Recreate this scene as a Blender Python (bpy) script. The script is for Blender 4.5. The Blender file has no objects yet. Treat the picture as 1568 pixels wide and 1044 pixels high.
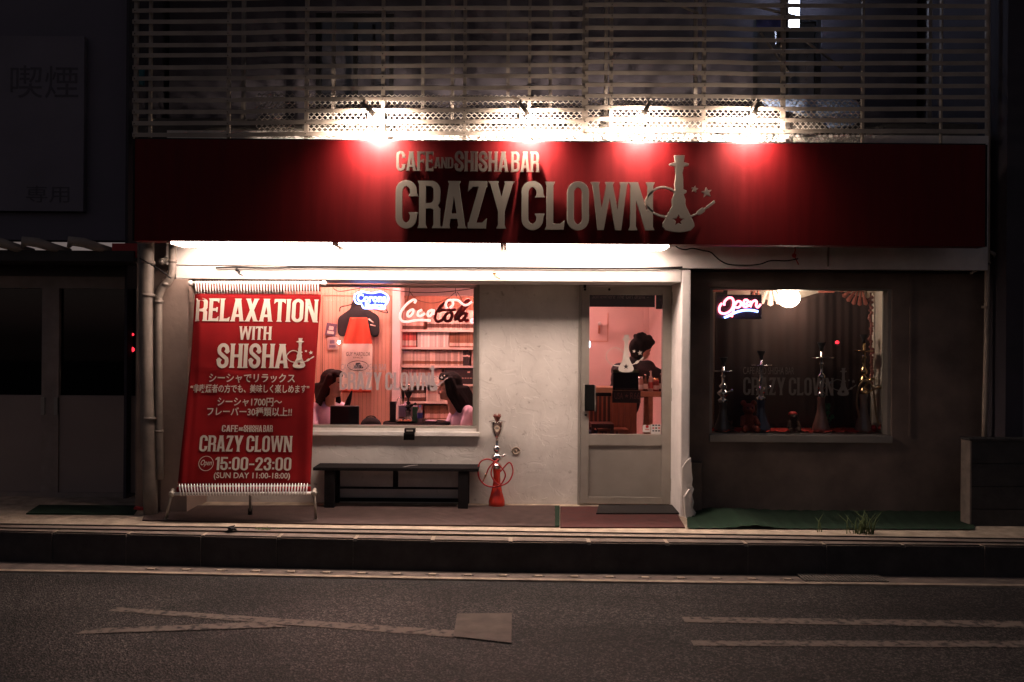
import bpy, bmesh, math, random
import numpy as np
from mathutils import Vector, Matrix, geometry
random.seed(7)
scene = bpy.context.scene
R = math.radians

# ------------------------------------------------------------------ camera
FPX, D, CZ, ROLL = 1350.0, 8.18, 1.53, R(0.4)
CAM = Vector((0, -D, CZ))
RT = Vector((math.cos(ROLL), 0, math.sin(ROLL)))
UP = Vector((-math.sin(ROLL), 0, math.cos(ROLL)))
FW = Vector((0, 1, 0))
cd = bpy.data.cameras.new('camera')
cam = bpy.data.objects.new('camera', cd)
scene.collection.objects.link(cam)
m = Matrix((RT, UP, -FW)).transposed().to_4x4()
m.translation = CAM
cam.matrix_world = m
cd.sensor_width = 36.0
cd.lens = 36.0 * FPX / 1568.0
cd.clip_start = 0.05
cd.clip_end = 400
cd.dof.use_dof = True
cd.dof.focus_distance = 7.6
cd.dof.aperture_fstop = 2.2
scene.camera = cam

# ------------------------------------------------------------------ night sky, exposure
world = bpy.data.worlds.new('World')
scene.world = world
world.use_nodes = True
wn = world.node_tree.nodes
wl = world.node_tree.links
sky = wn.new('ShaderNodeTexSky')
sky.sky_type = 'NISHITA'
sky.sun_disc = False
sky.sun_elevation = R(2.0)
sky.sun_rotation = R(20)
hs = wn.new('ShaderNodeHueSaturation')
hs.inputs['Saturation'].default_value = 0.45
wl.new(sky.outputs[0], hs.inputs['Color'])
tint = wn.new('ShaderNodeMixRGB')          # violet town glow
tint.blend_type = 'MULTIPLY'
tint.inputs[0].default_value = 1.0
tint.inputs[2].default_value = (1.0, .86, 1.04, 1)
wl.new(hs.outputs[0], tint.inputs[1])
wl.new(tint.outputs[0], wn['Background'].inputs['Color'])
wn['Background'].inputs['Strength'].default_value = 0.043
vs = scene.view_settings
vs.view_transform = 'Standard'
vs.look = 'None'
vs.exposure = 0.4
vs.gamma = 1.0
vs.use_curve_mapping = False
cy = scene.cycles
cy.use_denoising = True
cy.max_bounces = 8
cy.transparent_max_bounces = 16
cy.sample_clamp_indirect = 4.0
cy.caustics_reflective = False
cy.caustics_refractive = False

# light strengths (each belongs to a lamp that the photograph shows)
BULB, SPOT, TUBE, ROOM, GLOBE = 130.0, 1350.0, 18.0, 48.0, 24.0

# ------------------------------------------------------------------ pixel rays
def ray(px, py):
    return FW * FPX + RT * (px - 784.0) + UP * (522.0 - py)
def P(px, py, y):
    d = ray(px, py)
    return CAM + d * ((y + D) / d.y)
class Plane:
    def __init__(s, o, ux, uz):
        s.o = Vector(o); s.ux = Vector(ux).normalized(); s.uz = Vector(uz).normalized()
        s.n = s.ux.cross(s.uz)
    def hit(s, px, py):
        d = ray(px, py)
        return CAM + d * ((s.o - CAM).dot(s.n) / d.dot(s.n))
    def ab(s, px, py):
        q = s.hit(px, py) - s.o
        return q.dot(s.ux), q.dot(s.uz)
    def at(s, a, b, off=0.0):
        return s.o + s.ux * a + s.uz * b + s.n * off
    def box(s, x0, y0, x1, y1):
        xm, ym = (x0 + x1) / 2, (y0 + y1) / 2
        return s.ab(x0, ym)[0], s.ab(xm, y1)[1], s.ab(x1, ym)[0], s.ab(xm, y0)[1]
def VP(y):
    return Plane((0, y, 0), (1, 0, 0), (0, 0, 1))
SLOPE, FLOOR = 0.02, 0.02
def pz(y):
    return FLOOR + (SLOPE * y if y < 0 else 0.0)
GP = Plane((0, 0, FLOOR), (1, 0, 0), (0, 1, SLOPE))       # the sloping shop apron
ROADZ = -0.248
def RG(px, py):
    d = ray(px, py)
    return CAM + d * ((ROADZ - CZ) / d.z)
def X(px, y, py=522):
    return P(px, py, y).x
def Z(py, y, px=784):
    return P(px, py, y).z

# ------------------------------------------------------------------ objects
col = scene.collection
def woff(o):
    v = Vector((0, 0, 0))
    while o is not None:
        v += o.location
        o = o.parent
    return v
def tag(o, label=None, cat=None, group=None, kind=None):
    if label: o['label'] = label
    if cat: o['category'] = cat
    if group: o['group'] = group
    if kind: o['kind'] = kind
    return o
def thing(name, label, cat, loc=(0, 0, 0), group=None):
    o = bpy.data.objects.new(name, None)
    o.empty_display_size = 0.1
    o.location = loc
    col.objects.link(o)
    return tag(o, label, cat, group)
def link(name, mesh, mats, parent=None, smooth=False):
    if not isinstance(mats, (list, tuple)): mats = [mats]
    for mm in mats: mesh.materials.append(mm)
    if smooth:
        for p in mesh.polygons: p.use_smooth = True
    o = bpy.data.objects.new(name, mesh)
    col.objects.link(o)
    if parent is not None: o.parent = parent
    return o
def copy_tree(o, parent=None):
    c = o.copy(); col.objects.link(c)
    c.parent = parent
    for ch in list(o.children): copy_tree(ch, c)
    return c

class MB:
    def __init__(s):
        s.bm = bmesh.new()
    def _new(s, nv):
        s.bm.verts.ensure_lookup_table()
        return list(s.bm.verts)[nv:]
    def box(s, x0, x1, y0, y1, z0, z1, bev=0.0, seg=2, rot=None):
        b = bmesh.new()
        bmesh.ops.create_cube(b, size=1.0)
        for v in b.verts:
            v.co = Vector(((v.co.x + .5) * (x1 - x0) + x0, (v.co.y + .5) * (y1 - y0) + y0, (v.co.z + .5) * (z1 - z0) + z0))
        if bev:
            bmesh.ops.bevel(b, geom=list(b.edges), offset=bev, segments=seg, affect='EDGES', profile=.6)
        if rot:
            c, q = rot
            for v in b.verts: v.co = q @ (v.co - Vector(c)) + Vector(c)
        s.merge(b)
        return s
    def merge(s, b):
        b.verts.index_update()
        mp = [s.bm.verts.new(v.co) for v in b.verts]
        for f in b.faces:
            try:
                nf = s.bm.faces.new([mp[v.index] for v in f.verts])
                nf.material_index = f.material_index
                nf.smooth = f.smooth
            except ValueError: pass
        b.free()
    def ring(s, c, ax, r, n, ref=None):
        ax = ax.normalized()
        ref = ref or (Vector((0, 0, 1)) if abs(ax.z) < .9 else Vector((1, 0, 0)))
        u = ax.cross(ref).normalized(); w = ax.cross(u)
        return [s.bm.verts.new(c + (u * math.cos(2 * math.pi * i / n) + w * math.sin(2 * math.pi * i / n)) * r) for i in range(n)]
    def tube(s, pts, r, n=10, cap=True):
        pts = [Vector(p) for p in pts]
        rr = r if isinstance(r, (list, tuple)) else [r] * len(pts)
        prev = None; ref = None
        for i, p in enumerate(pts):
            t = (pts[min(i + 1, len(pts) - 1)] - pts[max(i - 1, 0)])
            if t.length < 1e-9: t = Vector((0, 0, 1))
            t.normalize()
            if ref is None:
                ref = Vector((0, 0, 1)) if abs(t.z) < .9 else Vector((1, 0, 0))
            u = t.cross(ref).normalized(); w = t.cross(u)
            ref = -w if False else (u.cross(t)).normalized() * 1.0
            k = [s.bm.verts.new(p + (u * math.cos(2 * math.pi * j / n) + w * math.sin(2 * math.pi * j / n)) * rr[i]) for j in range(n)]
            if prev:
                for j in range(n):
                    f = s.bm.faces.new((prev[j], prev[(j + 1) % n], k[(j + 1) % n], k[j])); f.smooth = True
            elif cap: s.bm.faces.new(list(reversed(k)))
            prev = k
        if cap: s.bm.faces.new(prev)
        return s
    def lathe(s, c, prof, n=28, axis=None):
        c = Vector(c); prev = None
        for (r, z) in prof:
            k = [s.bm.verts.new(c + Vector((r * math.cos(2 * math.pi * j / n), r * math.sin(2 * math.pi * j / n), z))) for j in range(n)]
            if prev:
                for j in range(n):
                    f = s.bm.faces.new((prev[j], prev[(j + 1) % n], k[(j + 1) % n], k[j])); f.smooth = True
            prev = k
        return s
    def ball(s, c, r, u=16, v=10, sc=(1, 1, 1)):
        b = bmesh.new()
        bmesh.ops.create_uvsphere(b, u_segments=u, v_segments=v, radius=r)
        for q in b.verts: q.co = Vector((q.co.x * sc[0], q.co.y * sc[1], q.co.z * sc[2])) + Vector(c)
        for f in b.faces: f.smooth = True
        s.merge(b); return s
    def face(s, pts):
        s.bm.faces.new([s.bm.verts.new(Vector(p)) for p in pts]); return s
    def slab(s, pts, up, th):
        """a flat polygon (top face given) with thickness th along -up"""
        up = Vector(up)
        a = [s.bm.verts.new(Vector(p)) for p in pts]
        b = [s.bm.verts.new(Vector(p) - up * th) for p in pts]
        n = len(a)
        s.bm.faces.new(a); s.bm.faces.new(list(reversed(b)))
        for i in range(n): s.bm.faces.new((a[i], b[i], b[(i + 1) % n], a[(i + 1) % n]))
        return s
    def grid(s, nu, nv, fn, close_back=None):
        g = [[s.bm.verts.new(Vector(fn(i / nu, j / nv))) for j in range(nv + 1)] for i in range(nu + 1)]
        for i in range(nu):
            for j in range(nv):
                f = s.bm.faces.new((g[i][j], g[i + 1][j], g[i + 1][j + 1], g[i][j + 1])); f.smooth = True
        return s
    def loops(s, lps, pl, tr, off, th):
        """closed 2-D outlines (holes too) as a prism standing on plane pl; tr maps 2-D to plane a, b"""
        lps = [l for l in lps if len(l) > 2]
        flat = [tr(*p) for l in lps for p in l]
        tris = geometry.tessellate_polygon([[Vector((p[0], p[1], 0)) for p in l] for l in [[tr(*q) for q in l] for l in lps]])
        fr = [s.bm.verts.new(pl.at(a, b, off + th)) for a, b in flat]
        bk = [s.bm.verts.new(pl.at(a, b, off)) for a, b in flat]
        for t in tris:
            try:
                s.bm.faces.new([fr[i] for i in t]); s.bm.faces.new([bk[i] for i in reversed(t)])
            except ValueError: pass
        k = 0
        for l in lps:
            n = len(l)
            for i in range(n):
                a, b = k + i, k + (i + 1) % n
                try: s.bm.faces.new((fr[a], fr[b], bk[b], bk[a]))
                except ValueError: pass
            k += n
        return s
    def build(s, name, mats, parent=None, smooth=False, recalc=True):
        if recalc: bmesh.ops.recalc_face_normals(s.bm, faces=list(s.bm.faces))
        off = woff(parent)
        for v in s.bm.verts: v.co -= off
        me = bpy.data.meshes.new(name)
        s.bm.to_mesh(me); s.bm.free()
        return link(name, me, mats, parent, smooth)

def spline(pts, n=8):
    """Catmull-Rom through the points"""
    p = [Vector(q) for q in pts]
    p = [p[0] * 2 - p[1]] + p + [p[-1] * 2 - p[-2]]
    out = []
    for i in range(1, len(p) - 2):
        for k in range(n):
            t = k / n
            out.append(.5 * ((2 * p[i]) + (p[i + 1] - p[i - 1]) * t + (2 * p[i - 1] - 5 * p[i] + 4 * p[i + 1] - p[i + 2]) * t * t + (3 * p[i] - p[i - 1] - 3 * p[i + 1] + p[i + 2]) * t ** 3))
    out.append(p[-2])
    return out

# ------------------------------------------------------------------ materials
MATS = {}
def mat(name, color, rough=.6, metal=0.0, vary=.25, scale=6.0, bump=0.0, bscale=40.0, bdist=.01, coat=0.0, spec=.5, trans=0.0, alpha=1.0, dark=None, stretch=None, sheen=0.0):
    if name in MATS: return MATS[name]
    M = bpy.data.materials.new(name); M.use_nodes = True
    nt = M.node_tree; N = nt.nodes; L = nt.links
    b = N['Principled BSDF']
    tc = N.new('ShaderNodeTexCoord')
    vec = tc.outputs['Object']
    if stretch:
        mp = N.new('ShaderNodeMapping'); mp.inputs['Scale'].default_value = stretch
        L.new(vec, mp.inputs['Vector']); vec = mp.outputs[0]
    nz = N.new('ShaderNodeTexNoise'); nz.inputs['Scale'].default_value = scale; nz.inputs['Detail'].default_value = 8; nz.inputs['Roughness'].default_value = .6
    L.new(vec, nz.inputs['Vector'])
    rp = N.new('ShaderNodeValToRGB')
    c = Vector(color[:3]); dk = Vector(dark) if dark else c * (1 - vary)
    lt = c * (1 + vary * .5)
    rp.color_ramp.elements[0].position = .3; rp.color_ramp.elements[1].position = .7
    rp.color_ramp.elements[0].color = (*dk, 1); rp.color_ramp.elements[1].color = (*[min(1, q) for q in lt], 1)
    L.new(nz.outputs['Fac'], rp.inputs['Fac']); L.new(rp.outputs[0], b.inputs['Base Color'])
    b.inputs['Roughness'].default_value = rough
    b.inputs['Metallic'].default_value = metal
    b.inputs['Specular IOR Level'].default_value = spec
    b.inputs['Coat Weight'].default_value = coat
    b.inputs['Transmission Weight'].default_value = trans
    b.inputs['Alpha'].default_value = alpha
    if sheen: b.inputs['Sheen Weight'].default_value = sheen
    mr = N.new('ShaderNodeMapRange'); mr.inputs['To Min'].default_value = max(0.02, rough - .1); mr.inputs['To Max'].default_value = min(1, rough + .12)
    L.new(nz.outputs['Fac'], mr.inputs['Value']); L.new(mr.outputs[0], b.inputs['Roughness'])
    if bump:
        n2 = N.new('ShaderNodeTexNoise'); n2.inputs['Scale'].default_value = bscale; n2.inputs['Detail'].default_value = 6
        L.new(vec, n2.inputs['Vector'])
        bp = N.new('ShaderNodeBump'); bp.inputs['Strength'].default_value = bump; bp.inputs['Distance'].default_value = bdist
        L.new(n2.outputs['Fac'], bp.inputs['Height']); L.new(bp.outputs[0], b.inputs['Normal'])
    MATS[name] = M
    return M
def emis(name, color, strength):
    if name in MATS: return MATS[name]
    M = bpy.data.materials.new(name); M.use_nodes = True
    b = M.node_tree.nodes['Principled BSDF']
    b.inputs['Base Color'].default_value = (*[min(1, c) for c in color], 1)
    b.inputs['Emission Color'].default_value = (*color, 1)
    b.inputs['Emission Strength'].default_value = strength
    b.inputs['Roughness'].default_value = .3
    MATS[name] = M
    return M
def glass(name, tint=(1, 1, 1), refl=.06):
    M = bpy.data.materials.new(name); M.use_nodes = True
    N = M.node_tree.nodes; L = M.node_tree.links
    N.remove(N['Principled BSDF'])
    t = N.new('ShaderNodeBsdfTransparent'); t.inputs[0].default_value = (*tint, 1)
    g = N.new('ShaderNodeBsdfGlossy'); g.inputs['Roughness'].default_value = .03
    g.inputs[0].default_value = (1, 1, 1, 1)
    fr = N.new('ShaderNodeFresnel'); fr.inputs['IOR'].default_value = 1.45
    mx = N.new('ShaderNodeMixShader')
    L.new(fr.outputs[0], mx.inputs[0]); L.new(t.outputs[0], mx.inputs[1]); L.new(g.outputs[0], mx.inputs[2])
    L.new(mx.outputs[0], N['Material Output'].inputs['Surface'])
    MATS[name] = M
    return M

def stucco():
    M = bpy.data.materials.new('plaster'); M.use_nodes = True
    N = M.node_tree.nodes; L = M.node_tree.links; b = N['Principled BSDF']
    tc = N.new('ShaderNodeTexCoord')
    n1 = N.new('ShaderNodeTexNoise'); n1.inputs['Scale'].default_value = 1.6; n1.inputs['Detail'].default_value = 9; n1.inputs['Roughness'].default_value = .62
    n2 = N.new('ShaderNodeTexNoise'); n2.inputs['Scale'].default_value = 14; n2.inputs['Detail'].default_value = 7
    n3 = N.new('ShaderNodeTexNoise'); n3.inputs['Scale'].default_value = 5.0; n3.inputs['Detail'].default_value = 3; n3.inputs['Distortion'].default_value = 1.2
    for q in (n1, n2, n3): L.new(tc.outputs['Object'], q.inputs['Vector'])
    rp = N.new('ShaderNodeValToRGB')
    rp.color_ramp.elements[0].position = .25; rp.color_ramp.elements[0].color = (.50, .46, .42, 1)
    rp.color_ramp.elements[1].position = .6; rp.color_ramp.elements[1].color = (.72, .68, .63, 1)
    L.new(n1.outputs['Fac'], rp.inputs['Fac'])
    # dirt spots
    r2 = N.new('ShaderNodeValToRGB')
    r2.color_ramp.elements[0].position = .27; r2.color_ramp.elements[0].color = (.35, .31, .27, 1)
    r2.color_ramp.elements[1].position = .36; r2.color_ramp.elements[1].color = (1, 1, 1, 1)
    L.new(n2.outputs['Fac'], r2.inputs['Fac'])
    mx = N.new('ShaderNodeMixRGB'); mx.blend_type = 'MULTIPLY'; mx.inputs[0].default_value = .6
    L.new(rp.outputs[0], mx.inputs[1]); L.new(r2.outputs[0], mx.inputs[2]); L.new(mx.outputs[0], b.inputs['Base Color'])
    b.inputs['Roughness'].default_value = .85
    # trowel ridges: sharp creases of a distorted noise
    r3 = N.new('ShaderNodeValToRGB'); r3.color_ramp.interpolation = 'EASE'
    r3.color_ramp.elements[0].position = .44; r3.color_ramp.elements[1].position = .5
    L.new(n3.outputs['Fac'], r3.inputs['Fac'])
    m1 = N.new('ShaderNodeMath'); m1.operation = 'MULTIPLY'; m1.inputs[1].default_value = .6
    L.new(r3.outputs[0], m1.inputs[0])
    m2 = N.new('ShaderNodeMath'); m2.operation = 'ADD'
    L.new(m1.outputs[0], m2.inputs[0])
    m3 = N.new('ShaderNodeMath'); m3.operation = 'MULTIPLY'; m3.inputs[1].default_value = .9
    L.new(n2.outputs['Fac'], m3.inputs[0]); L.new(m3.outputs[0], m2.inputs[1])
    m4 = N.new('ShaderNodeMath'); m4.operation = 'ADD'
    m5 = N.new('ShaderNodeMath'); m5.operation = 'MULTIPLY'; m5.inputs[1].default_value = 1.2
    L.new(n1.outputs['Fac'], m5.inputs[0]); L.new(m5.outputs[0], m4.inputs[0]); L.new(m2.outputs[0], m4.inputs[1])
    bp = N.new('ShaderNodeBump'); bp.inputs['Strength'].default_value = .22; bp.inputs['Distance'].default_value = .012
    L.new(m4.outputs[0], bp.inputs['Height']); L.new(bp.outputs[0], b.inputs['Normal'])
    MATS['plaster'] = M
    return M
def asphalt_mat():
    M = bpy.data.materials.new('asphalt'); M.use_nodes = True
    N = M.node_tree.nodes; L = M.node_tree.links; b = N['Principled BSDF']
    tc = N.new('ShaderNodeTexCoord')
    v = N.new('ShaderNodeTexVoronoi'); v.inputs['Scale'].default_value = 105
    n1 = N.new('ShaderNodeTexNoise'); n1.inputs['Scale'].default_value = 60; n1.inputs['Detail'].default_value = 5
    n2 = N.new('ShaderNodeTexNoise'); n2.inputs['Scale'].default_value = 1.1; n2.inputs['Detail'].default_value = 6
    for q in (v, n1, n2): L.new(tc.outputs['Object'], q.inputs['Vector'])
    sp = N.new('ShaderNodeSeparateColor'); L.new(v.outputs['Color'], sp.inputs[0])
    rp = N.new('ShaderNodeValToRGB')
    e = rp.color_ramp.elements
    e[0].position = .15; e[0].color = (.022, .021, .021, 1)
    e[1].position = .95; e[1].color = (.20, .17, .158, 1)
    k = e.new(.62); k.color = (.042, .039, .038, 1)
    L.new(sp.outputs[0], rp.inputs['Fac'])
    r2 = N.new('ShaderNodeValToRGB')
    r2.color_ramp.elements[0].position = .3; r2.color_ramp.elements[0].color = (.6, .6, .6, 1)
    r2.color_ramp.elements[1].position = .7; r2.color_ramp.elements[1].color = (1.2, 1.2, 1.2, 1)
    L.new(n2.outputs['Fac'], r2.inputs['Fac'])
    mx = N.new('ShaderNodeMixRGB'); mx.blend_type = 'MULTIPLY'; mx.inputs[0].default_value = 1
    L.new(rp.outputs[0], mx.inputs[1]); L.new(r2.outputs[0], mx.inputs[2]); L.new(mx.outputs[0], b.inputs['Base Color'])
    cr = N.new('ShaderNodeTexVoronoi'); cr.feature = 'DISTANCE_TO_EDGE'; cr.inputs['Scale'].default_value = .55
    nd = N.new('ShaderNodeTexNoise'); nd.inputs['Scale'].default_value = 2.2; nd.inputs['Detail'].default_value = 8
    av = N.new('ShaderNodeMixRGB'); av.inputs[0].default_value = .18
    L.new(tc.outputs['Object'], nd.inputs['Vector']); L.new(tc.outputs['Object'], av.inputs[1]); L.new(nd.outputs['Color'], av.inputs[2]); L.new(av.outputs[0], cr.inputs['Vector'])
    rc = N.new('ShaderNodeValToRGB'); rc.color_ramp.elements[0].position = .002; rc.color_ramp.elements[0].color = (.7, .7, .7, 1); rc.color_ramp.elements[1].position = .009; rc.color_ramp.elements[1].color = (1, 1, 1, 1)
    L.new(cr.outputs['Distance'], rc.inputs['Fac'])
    st = N.new('ShaderNodeTexNoise'); st.inputs['Scale'].default_value = .8; st.inputs['Detail'].default_value = 4; st.inputs['Distortion'].default_value = .8
    mps = N.new('ShaderNodeMapping'); mps.inputs['Scale'].default_value = (.35, 1.6, 1); L.new(tc.outputs['Object'], mps.inputs['Vector']); L.new(mps.outputs[0], st.inputs['Vector'])
    rs = N.new('ShaderNodeValToRGB'); rs.color_ramp.elements[0].position = .36; rs.color_ramp.elements[0].color = (.42, .42, .42, 1); rs.color_ramp.elements[1].position = .6; rs.color_ramp.elements[1].color = (1, 1, 1, 1)
    L.new(st.outputs['Fac'], rs.inputs['Fac'])
    k1 = N.new('ShaderNodeMixRGB'); k1.blend_type = 'MULTIPLY'; k1.inputs[0].default_value = 1; k2 = N.new('ShaderNodeMixRGB'); k2.blend_type = 'MULTIPLY'; k2.inputs[0].default_value = .8
    L.new(mx.outputs[0], k1.inputs[1]); L.new(rc.outputs[0], k1.inputs[2]); L.new(k1.outputs[0], k2.inputs[1]); L.new(rs.outputs[0], k2.inputs[2]); L.new(k2.outputs[0], b.inputs['Base Color'])
    b.inputs['Roughness'].default_value = .75
    ad = N.new('ShaderNodeMath'); ad.operation = 'ADD'
    L.new(v.outputs['Distance'], ad.inputs[0]); L.new(n1.outputs['Fac'], ad.inputs[1])
    bp = N.new('ShaderNodeBump'); bp.inputs['Strength'].default_value = .7; bp.inputs['Distance'].default_value = .012
    L.new(ad.outputs[0], bp.inputs['Height']); L.new(bp.outputs[0], b.inputs['Normal'])
    MATS['asphalt'] = M
    return M
def striped(name, c1, c2, scale, axis='X', rough=.7, sharp=.1, ratio=.5, bump=0.0):
    M = bpy.data.materials.new(name); M.use_nodes = True
    N = M.node_tree.nodes; L = M.node_tree.links; b = N['Principled BSDF']
    tc = N.new('ShaderNodeTexCoord')
    w = N.new('ShaderNodeTexWave'); w.wave_type = 'BANDS'; w.bands_direction = axis; w.inputs['Scale'].default_value = scale
    w.inputs['Distortion'].default_value = .15
    L.new(tc.outputs['Object'], w.inputs['Vector'])
    nz = N.new('ShaderNodeTexNoise'); nz.inputs['Scale'].default_value = 9; nz.inputs['Detail'].default_value = 6
    L.new(tc.outputs['Object'], nz.inputs['Vector'])
    rp = N.new('ShaderNodeValToRGB')
    rp.color_ramp.elements[0].position = ratio - sharp; rp.color_ramp.elements[0].color = (*c1, 1)
    rp.color_ramp.elements[1].position = ratio + sharp; rp.color_ramp.elements[1].color = (*c2, 1)
    L.new(w.outputs['Fac'], rp.inputs['Fac'])
    mx = N.new('ShaderNodeMixRGB'); mx.blend_type = 'MULTIPLY'; mx.inputs[0].default_value = .6
    mr = N.new('ShaderNodeMapRange'); mr.inputs['From Min'].default_value = .3; mr.inputs['From Max'].default_value = .7; mr.inputs['To Min'].default_value = .6; mr.inputs['To Max'].default_value = 1.15
    L.new(nz.outputs['Fac'], mr.inputs['Value'])
    L.new(rp.outputs[0], mx.inputs[1]); L.new(mr.outputs[0], mx.inputs[2]); L.new(mx.outputs[0], b.inputs['Base Color'])
    b.inputs['Roughness'].default_value = rough
    if bump:
        bp = N.new('ShaderNodeBump'); bp.inputs['Strength'].default_value = bump; bp.inputs['Distance'].default_value = .006
        L.new(w.outputs['Fac'], bp.inputs['Height']); L.new(bp.outputs[0], b.inputs['Normal'])
    MATS[name] = M
    return M

plaster = stucco()
asphalt = asphalt_mat()
lit_white_paint = mat('bright_paint', (.86, .82, .78), .6, vary=.12, scale=5, bump=.25, bscale=22)  # paler white paint, batten light put into the wing wall's colour
white_paint = mat('white_paint', (.74, .70, .66), .6, vary=.2, scale=4, bump=.25, bscale=22, bdist=.01)
dark_wall = mat('dark_wall', (.22, .16, .13), .85, vary=.4, scale=2.5, bump=.3, bscale=18)
pier_wall = mat('pier_wall', (.30, .22, .18), .8, vary=.25, scale=3, bump=.25, bscale=20)
concrete = mat('concrete', (.46, .37, .285), .9, vary=.45, scale=7, bump=.5, bscale=45)
concrete_dark = mat('concrete_dark', (.13, .115, .10), .9, vary=.4, scale=5, bump=.5, bscale=40)
old_paint = mat('old_road_paint', (.20, .165, .14), .85, scale=22, bump=.4, bscale=90, bdist=.005, dark=(.045, .04, .038))
old_paint.node_tree.nodes['Color Ramp'].color_ramp.elements[0].position = .38
old_paint.node_tree.nodes['Color Ramp'].color_ramp.elements[1].position = .52
sign_red = mat('sign_red', (.115, .0028, .0042), .5, vary=.22, scale=3.0, spec=.16, stretch=(4, 1, .35), bump=.04, bscale=2.5, bdist=.02)
letter_face = mat('letter_metal', (.33, .275, .225), .5, metal=.0, vary=.1, scale=3)
alu = mat('aluminium', (.34, .31, .27), .5, metal=.3, vary=.15, scale=5, bump=.04, bscale=60)
alu_panel = mat('aluminium_panel', (.31, .28, .245), .55, metal=.2, vary=.15, scale=3)
slat_paint = mat('slat_paint', (.37, .31, .255), .6, vary=.35, scale=3, bump=.2, bscale=30)
steel_mesh = mat('steel_mesh', (.55, .50, .44), .6, metal=.2, vary=.3, scale=8)
black_metal = mat('black_metal', (.012, .011, .012), .55, vary=.3, scale=9, spec=.2)
black_wood = mat('black_wood', (.014, .012, .013), .75, vary=.35, scale=9, spec=.12, bump=.2, bscale=30, stretch=(1, 8, 8))
black_cloth = mat('black_cloth', (.016, .014, .016), .9, vary=.3, scale=14, bump=.3, bscale=60)
pipe_paint = mat('pipe_paint', (.22, .185, .155), .5, vary=.35, scale=6, bump=.15, bscale=30)
red_paint = mat('red_paint', (.52, .02, .02), .5, vary=.2, scale=5)
banner_red = mat('banner_cloth', (.215, .006, .008), .8, vary=.18, scale=4, bump=.12, bscale=120, bdist=.003, spec=.12)
print_white = mat('print_white', (.52, .44, .37), .7, vary=.08, scale=8)
cord_white = mat('cord_white', (.75, .70, .66), .7, vary=.1)
chrome = mat('chrome', (.75, .72, .70), .12, metal=1.0, vary=.1)
brass = mat('brass', (.70, .48, .24), .18, metal=1.0, vary=.15)
red_glass = mat('red_glass', (.55, .03, .015), .12, vary=.2, scale=8, coat=.6)
red_hose = mat('red_hose', (.42, .015, .015), .35, vary=.25, scale=30)
room_wall = mat('room_wall', (.80, .60, .56), .8, vary=.10, scale=2)
room_panel = mat('room_panel', (.72, .38, .27), .6, vary=.15, scale=2.5, stretch=(6, 1, .4))
room_floor = mat('room_floor', (.20, .10, .06), .6, vary=.3, scale=5)
shelf_wood = mat('shelf_wood', (.72, .56, .48), .6, vary=.15, scale=5)
wood_red = mat('wood_red', (.36, .13, .07), .5, vary=.3, scale=6, stretch=(5, 1, .5), bump=.1)
skin = mat('skin', (.62, .36, .26), .5, vary=.08, scale=12)
skin_lip = mat('lip', (.42, .12, .11), .45, vary=.05)
eye_dark = mat('eye_dark', (.02, .015, .015), .2, vary=.05)
hair_mat = mat('hair', (.006, .0045, .0045), .75, spec=.15, vary=.4, scale=40, stretch=(1, 1, .1), bump=.4, bscale=60)
white_neon_tint = mat('tee_white', (.74, .56, .68), .85, vary=.08, scale=9, bump=.2, bscale=20)  # white, with the neon's lilac light put into the colour
denim = mat('denim', (.05, .05, .08), .85, vary=.2, scale=20)
gutter_grey = mat('gutter_grey', (.19, .15, .13), .9, vary=.4, scale=9, bump=.4, bscale=40)
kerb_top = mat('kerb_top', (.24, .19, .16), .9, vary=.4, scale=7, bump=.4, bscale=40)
kerb_face = mat('kerb_face', (.05, .044, .043), .95, vary=.4, scale=6, bump=.4, bscale=30)  # kerb front, its shade put into the near-black colour
turf = mat('turf', (.006, .030, .012), .95, vary=.5, scale=60, bump=.8, bscale=160)
curtain_mat = mat('curtain', (.034, .014, .011), .9, vary=.25, scale=5)
pane_glass = glass('pane_glass')

# ------------------------------------------------------------------ lettering: outlines of a condensed spurred face from distance fields
def f_poly(px, py, pts):
    d = np.full(px.shape, 1e9); s = np.ones(px.shape); n = len(pts)
    for i in range(n):
        ax, ay = pts[i]; bx, by = pts[i - 1]
        ex, ey = bx - ax, by - ay; wx, wy = px - ax, py - ay
        t = np.clip((wx * ex + wy * ey) / (ex * ex + ey * ey + 1e-12), 0, 1)
        d = np.minimum(d, (wx - ex * t) ** 2 + (wy - ey * t) ** 2)
        c1 = py >= ay; c2 = py < by; c3 = ex * wy > ey * wx
        s = np.where((c1 & c2 & c3) | (~c1 & ~c2 & ~c3), -s, s)
    return s * np.sqrt(d)
def f_stroke(px, py, pts, r):
    d = np.full(px.shape, 1e9); n = len(pts)
    for i in range(n - 1):
        ax, ay = pts[i]; bx, by = pts[i + 1]
        ex, ey = bx - ax, by - ay; wx, wy = px - ax, py - ay
        t = np.clip((wx * ex + wy * ey) / (ex * ex + ey * ey + 1e-12), 0, 1)
        d = np.minimum(d, np.hypot(wx - ex * t, wy - ey * t))
    return d - r
def f_rr(px, py, x0, x1, y0, y1, r):
    cx, cy_ = (x0 + x1) / 2, (y0 + y1) / 2
    qx = np.abs(px - cx) - (x1 - x0) / 2 + r; qy = np.abs(py - cy_) - (y1 - y0) / 2 + r
    return np.minimum(np.maximum(qx, qy), 0) + np.hypot(np.maximum(qx, 0), np.maximum(qy, 0)) - r
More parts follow.
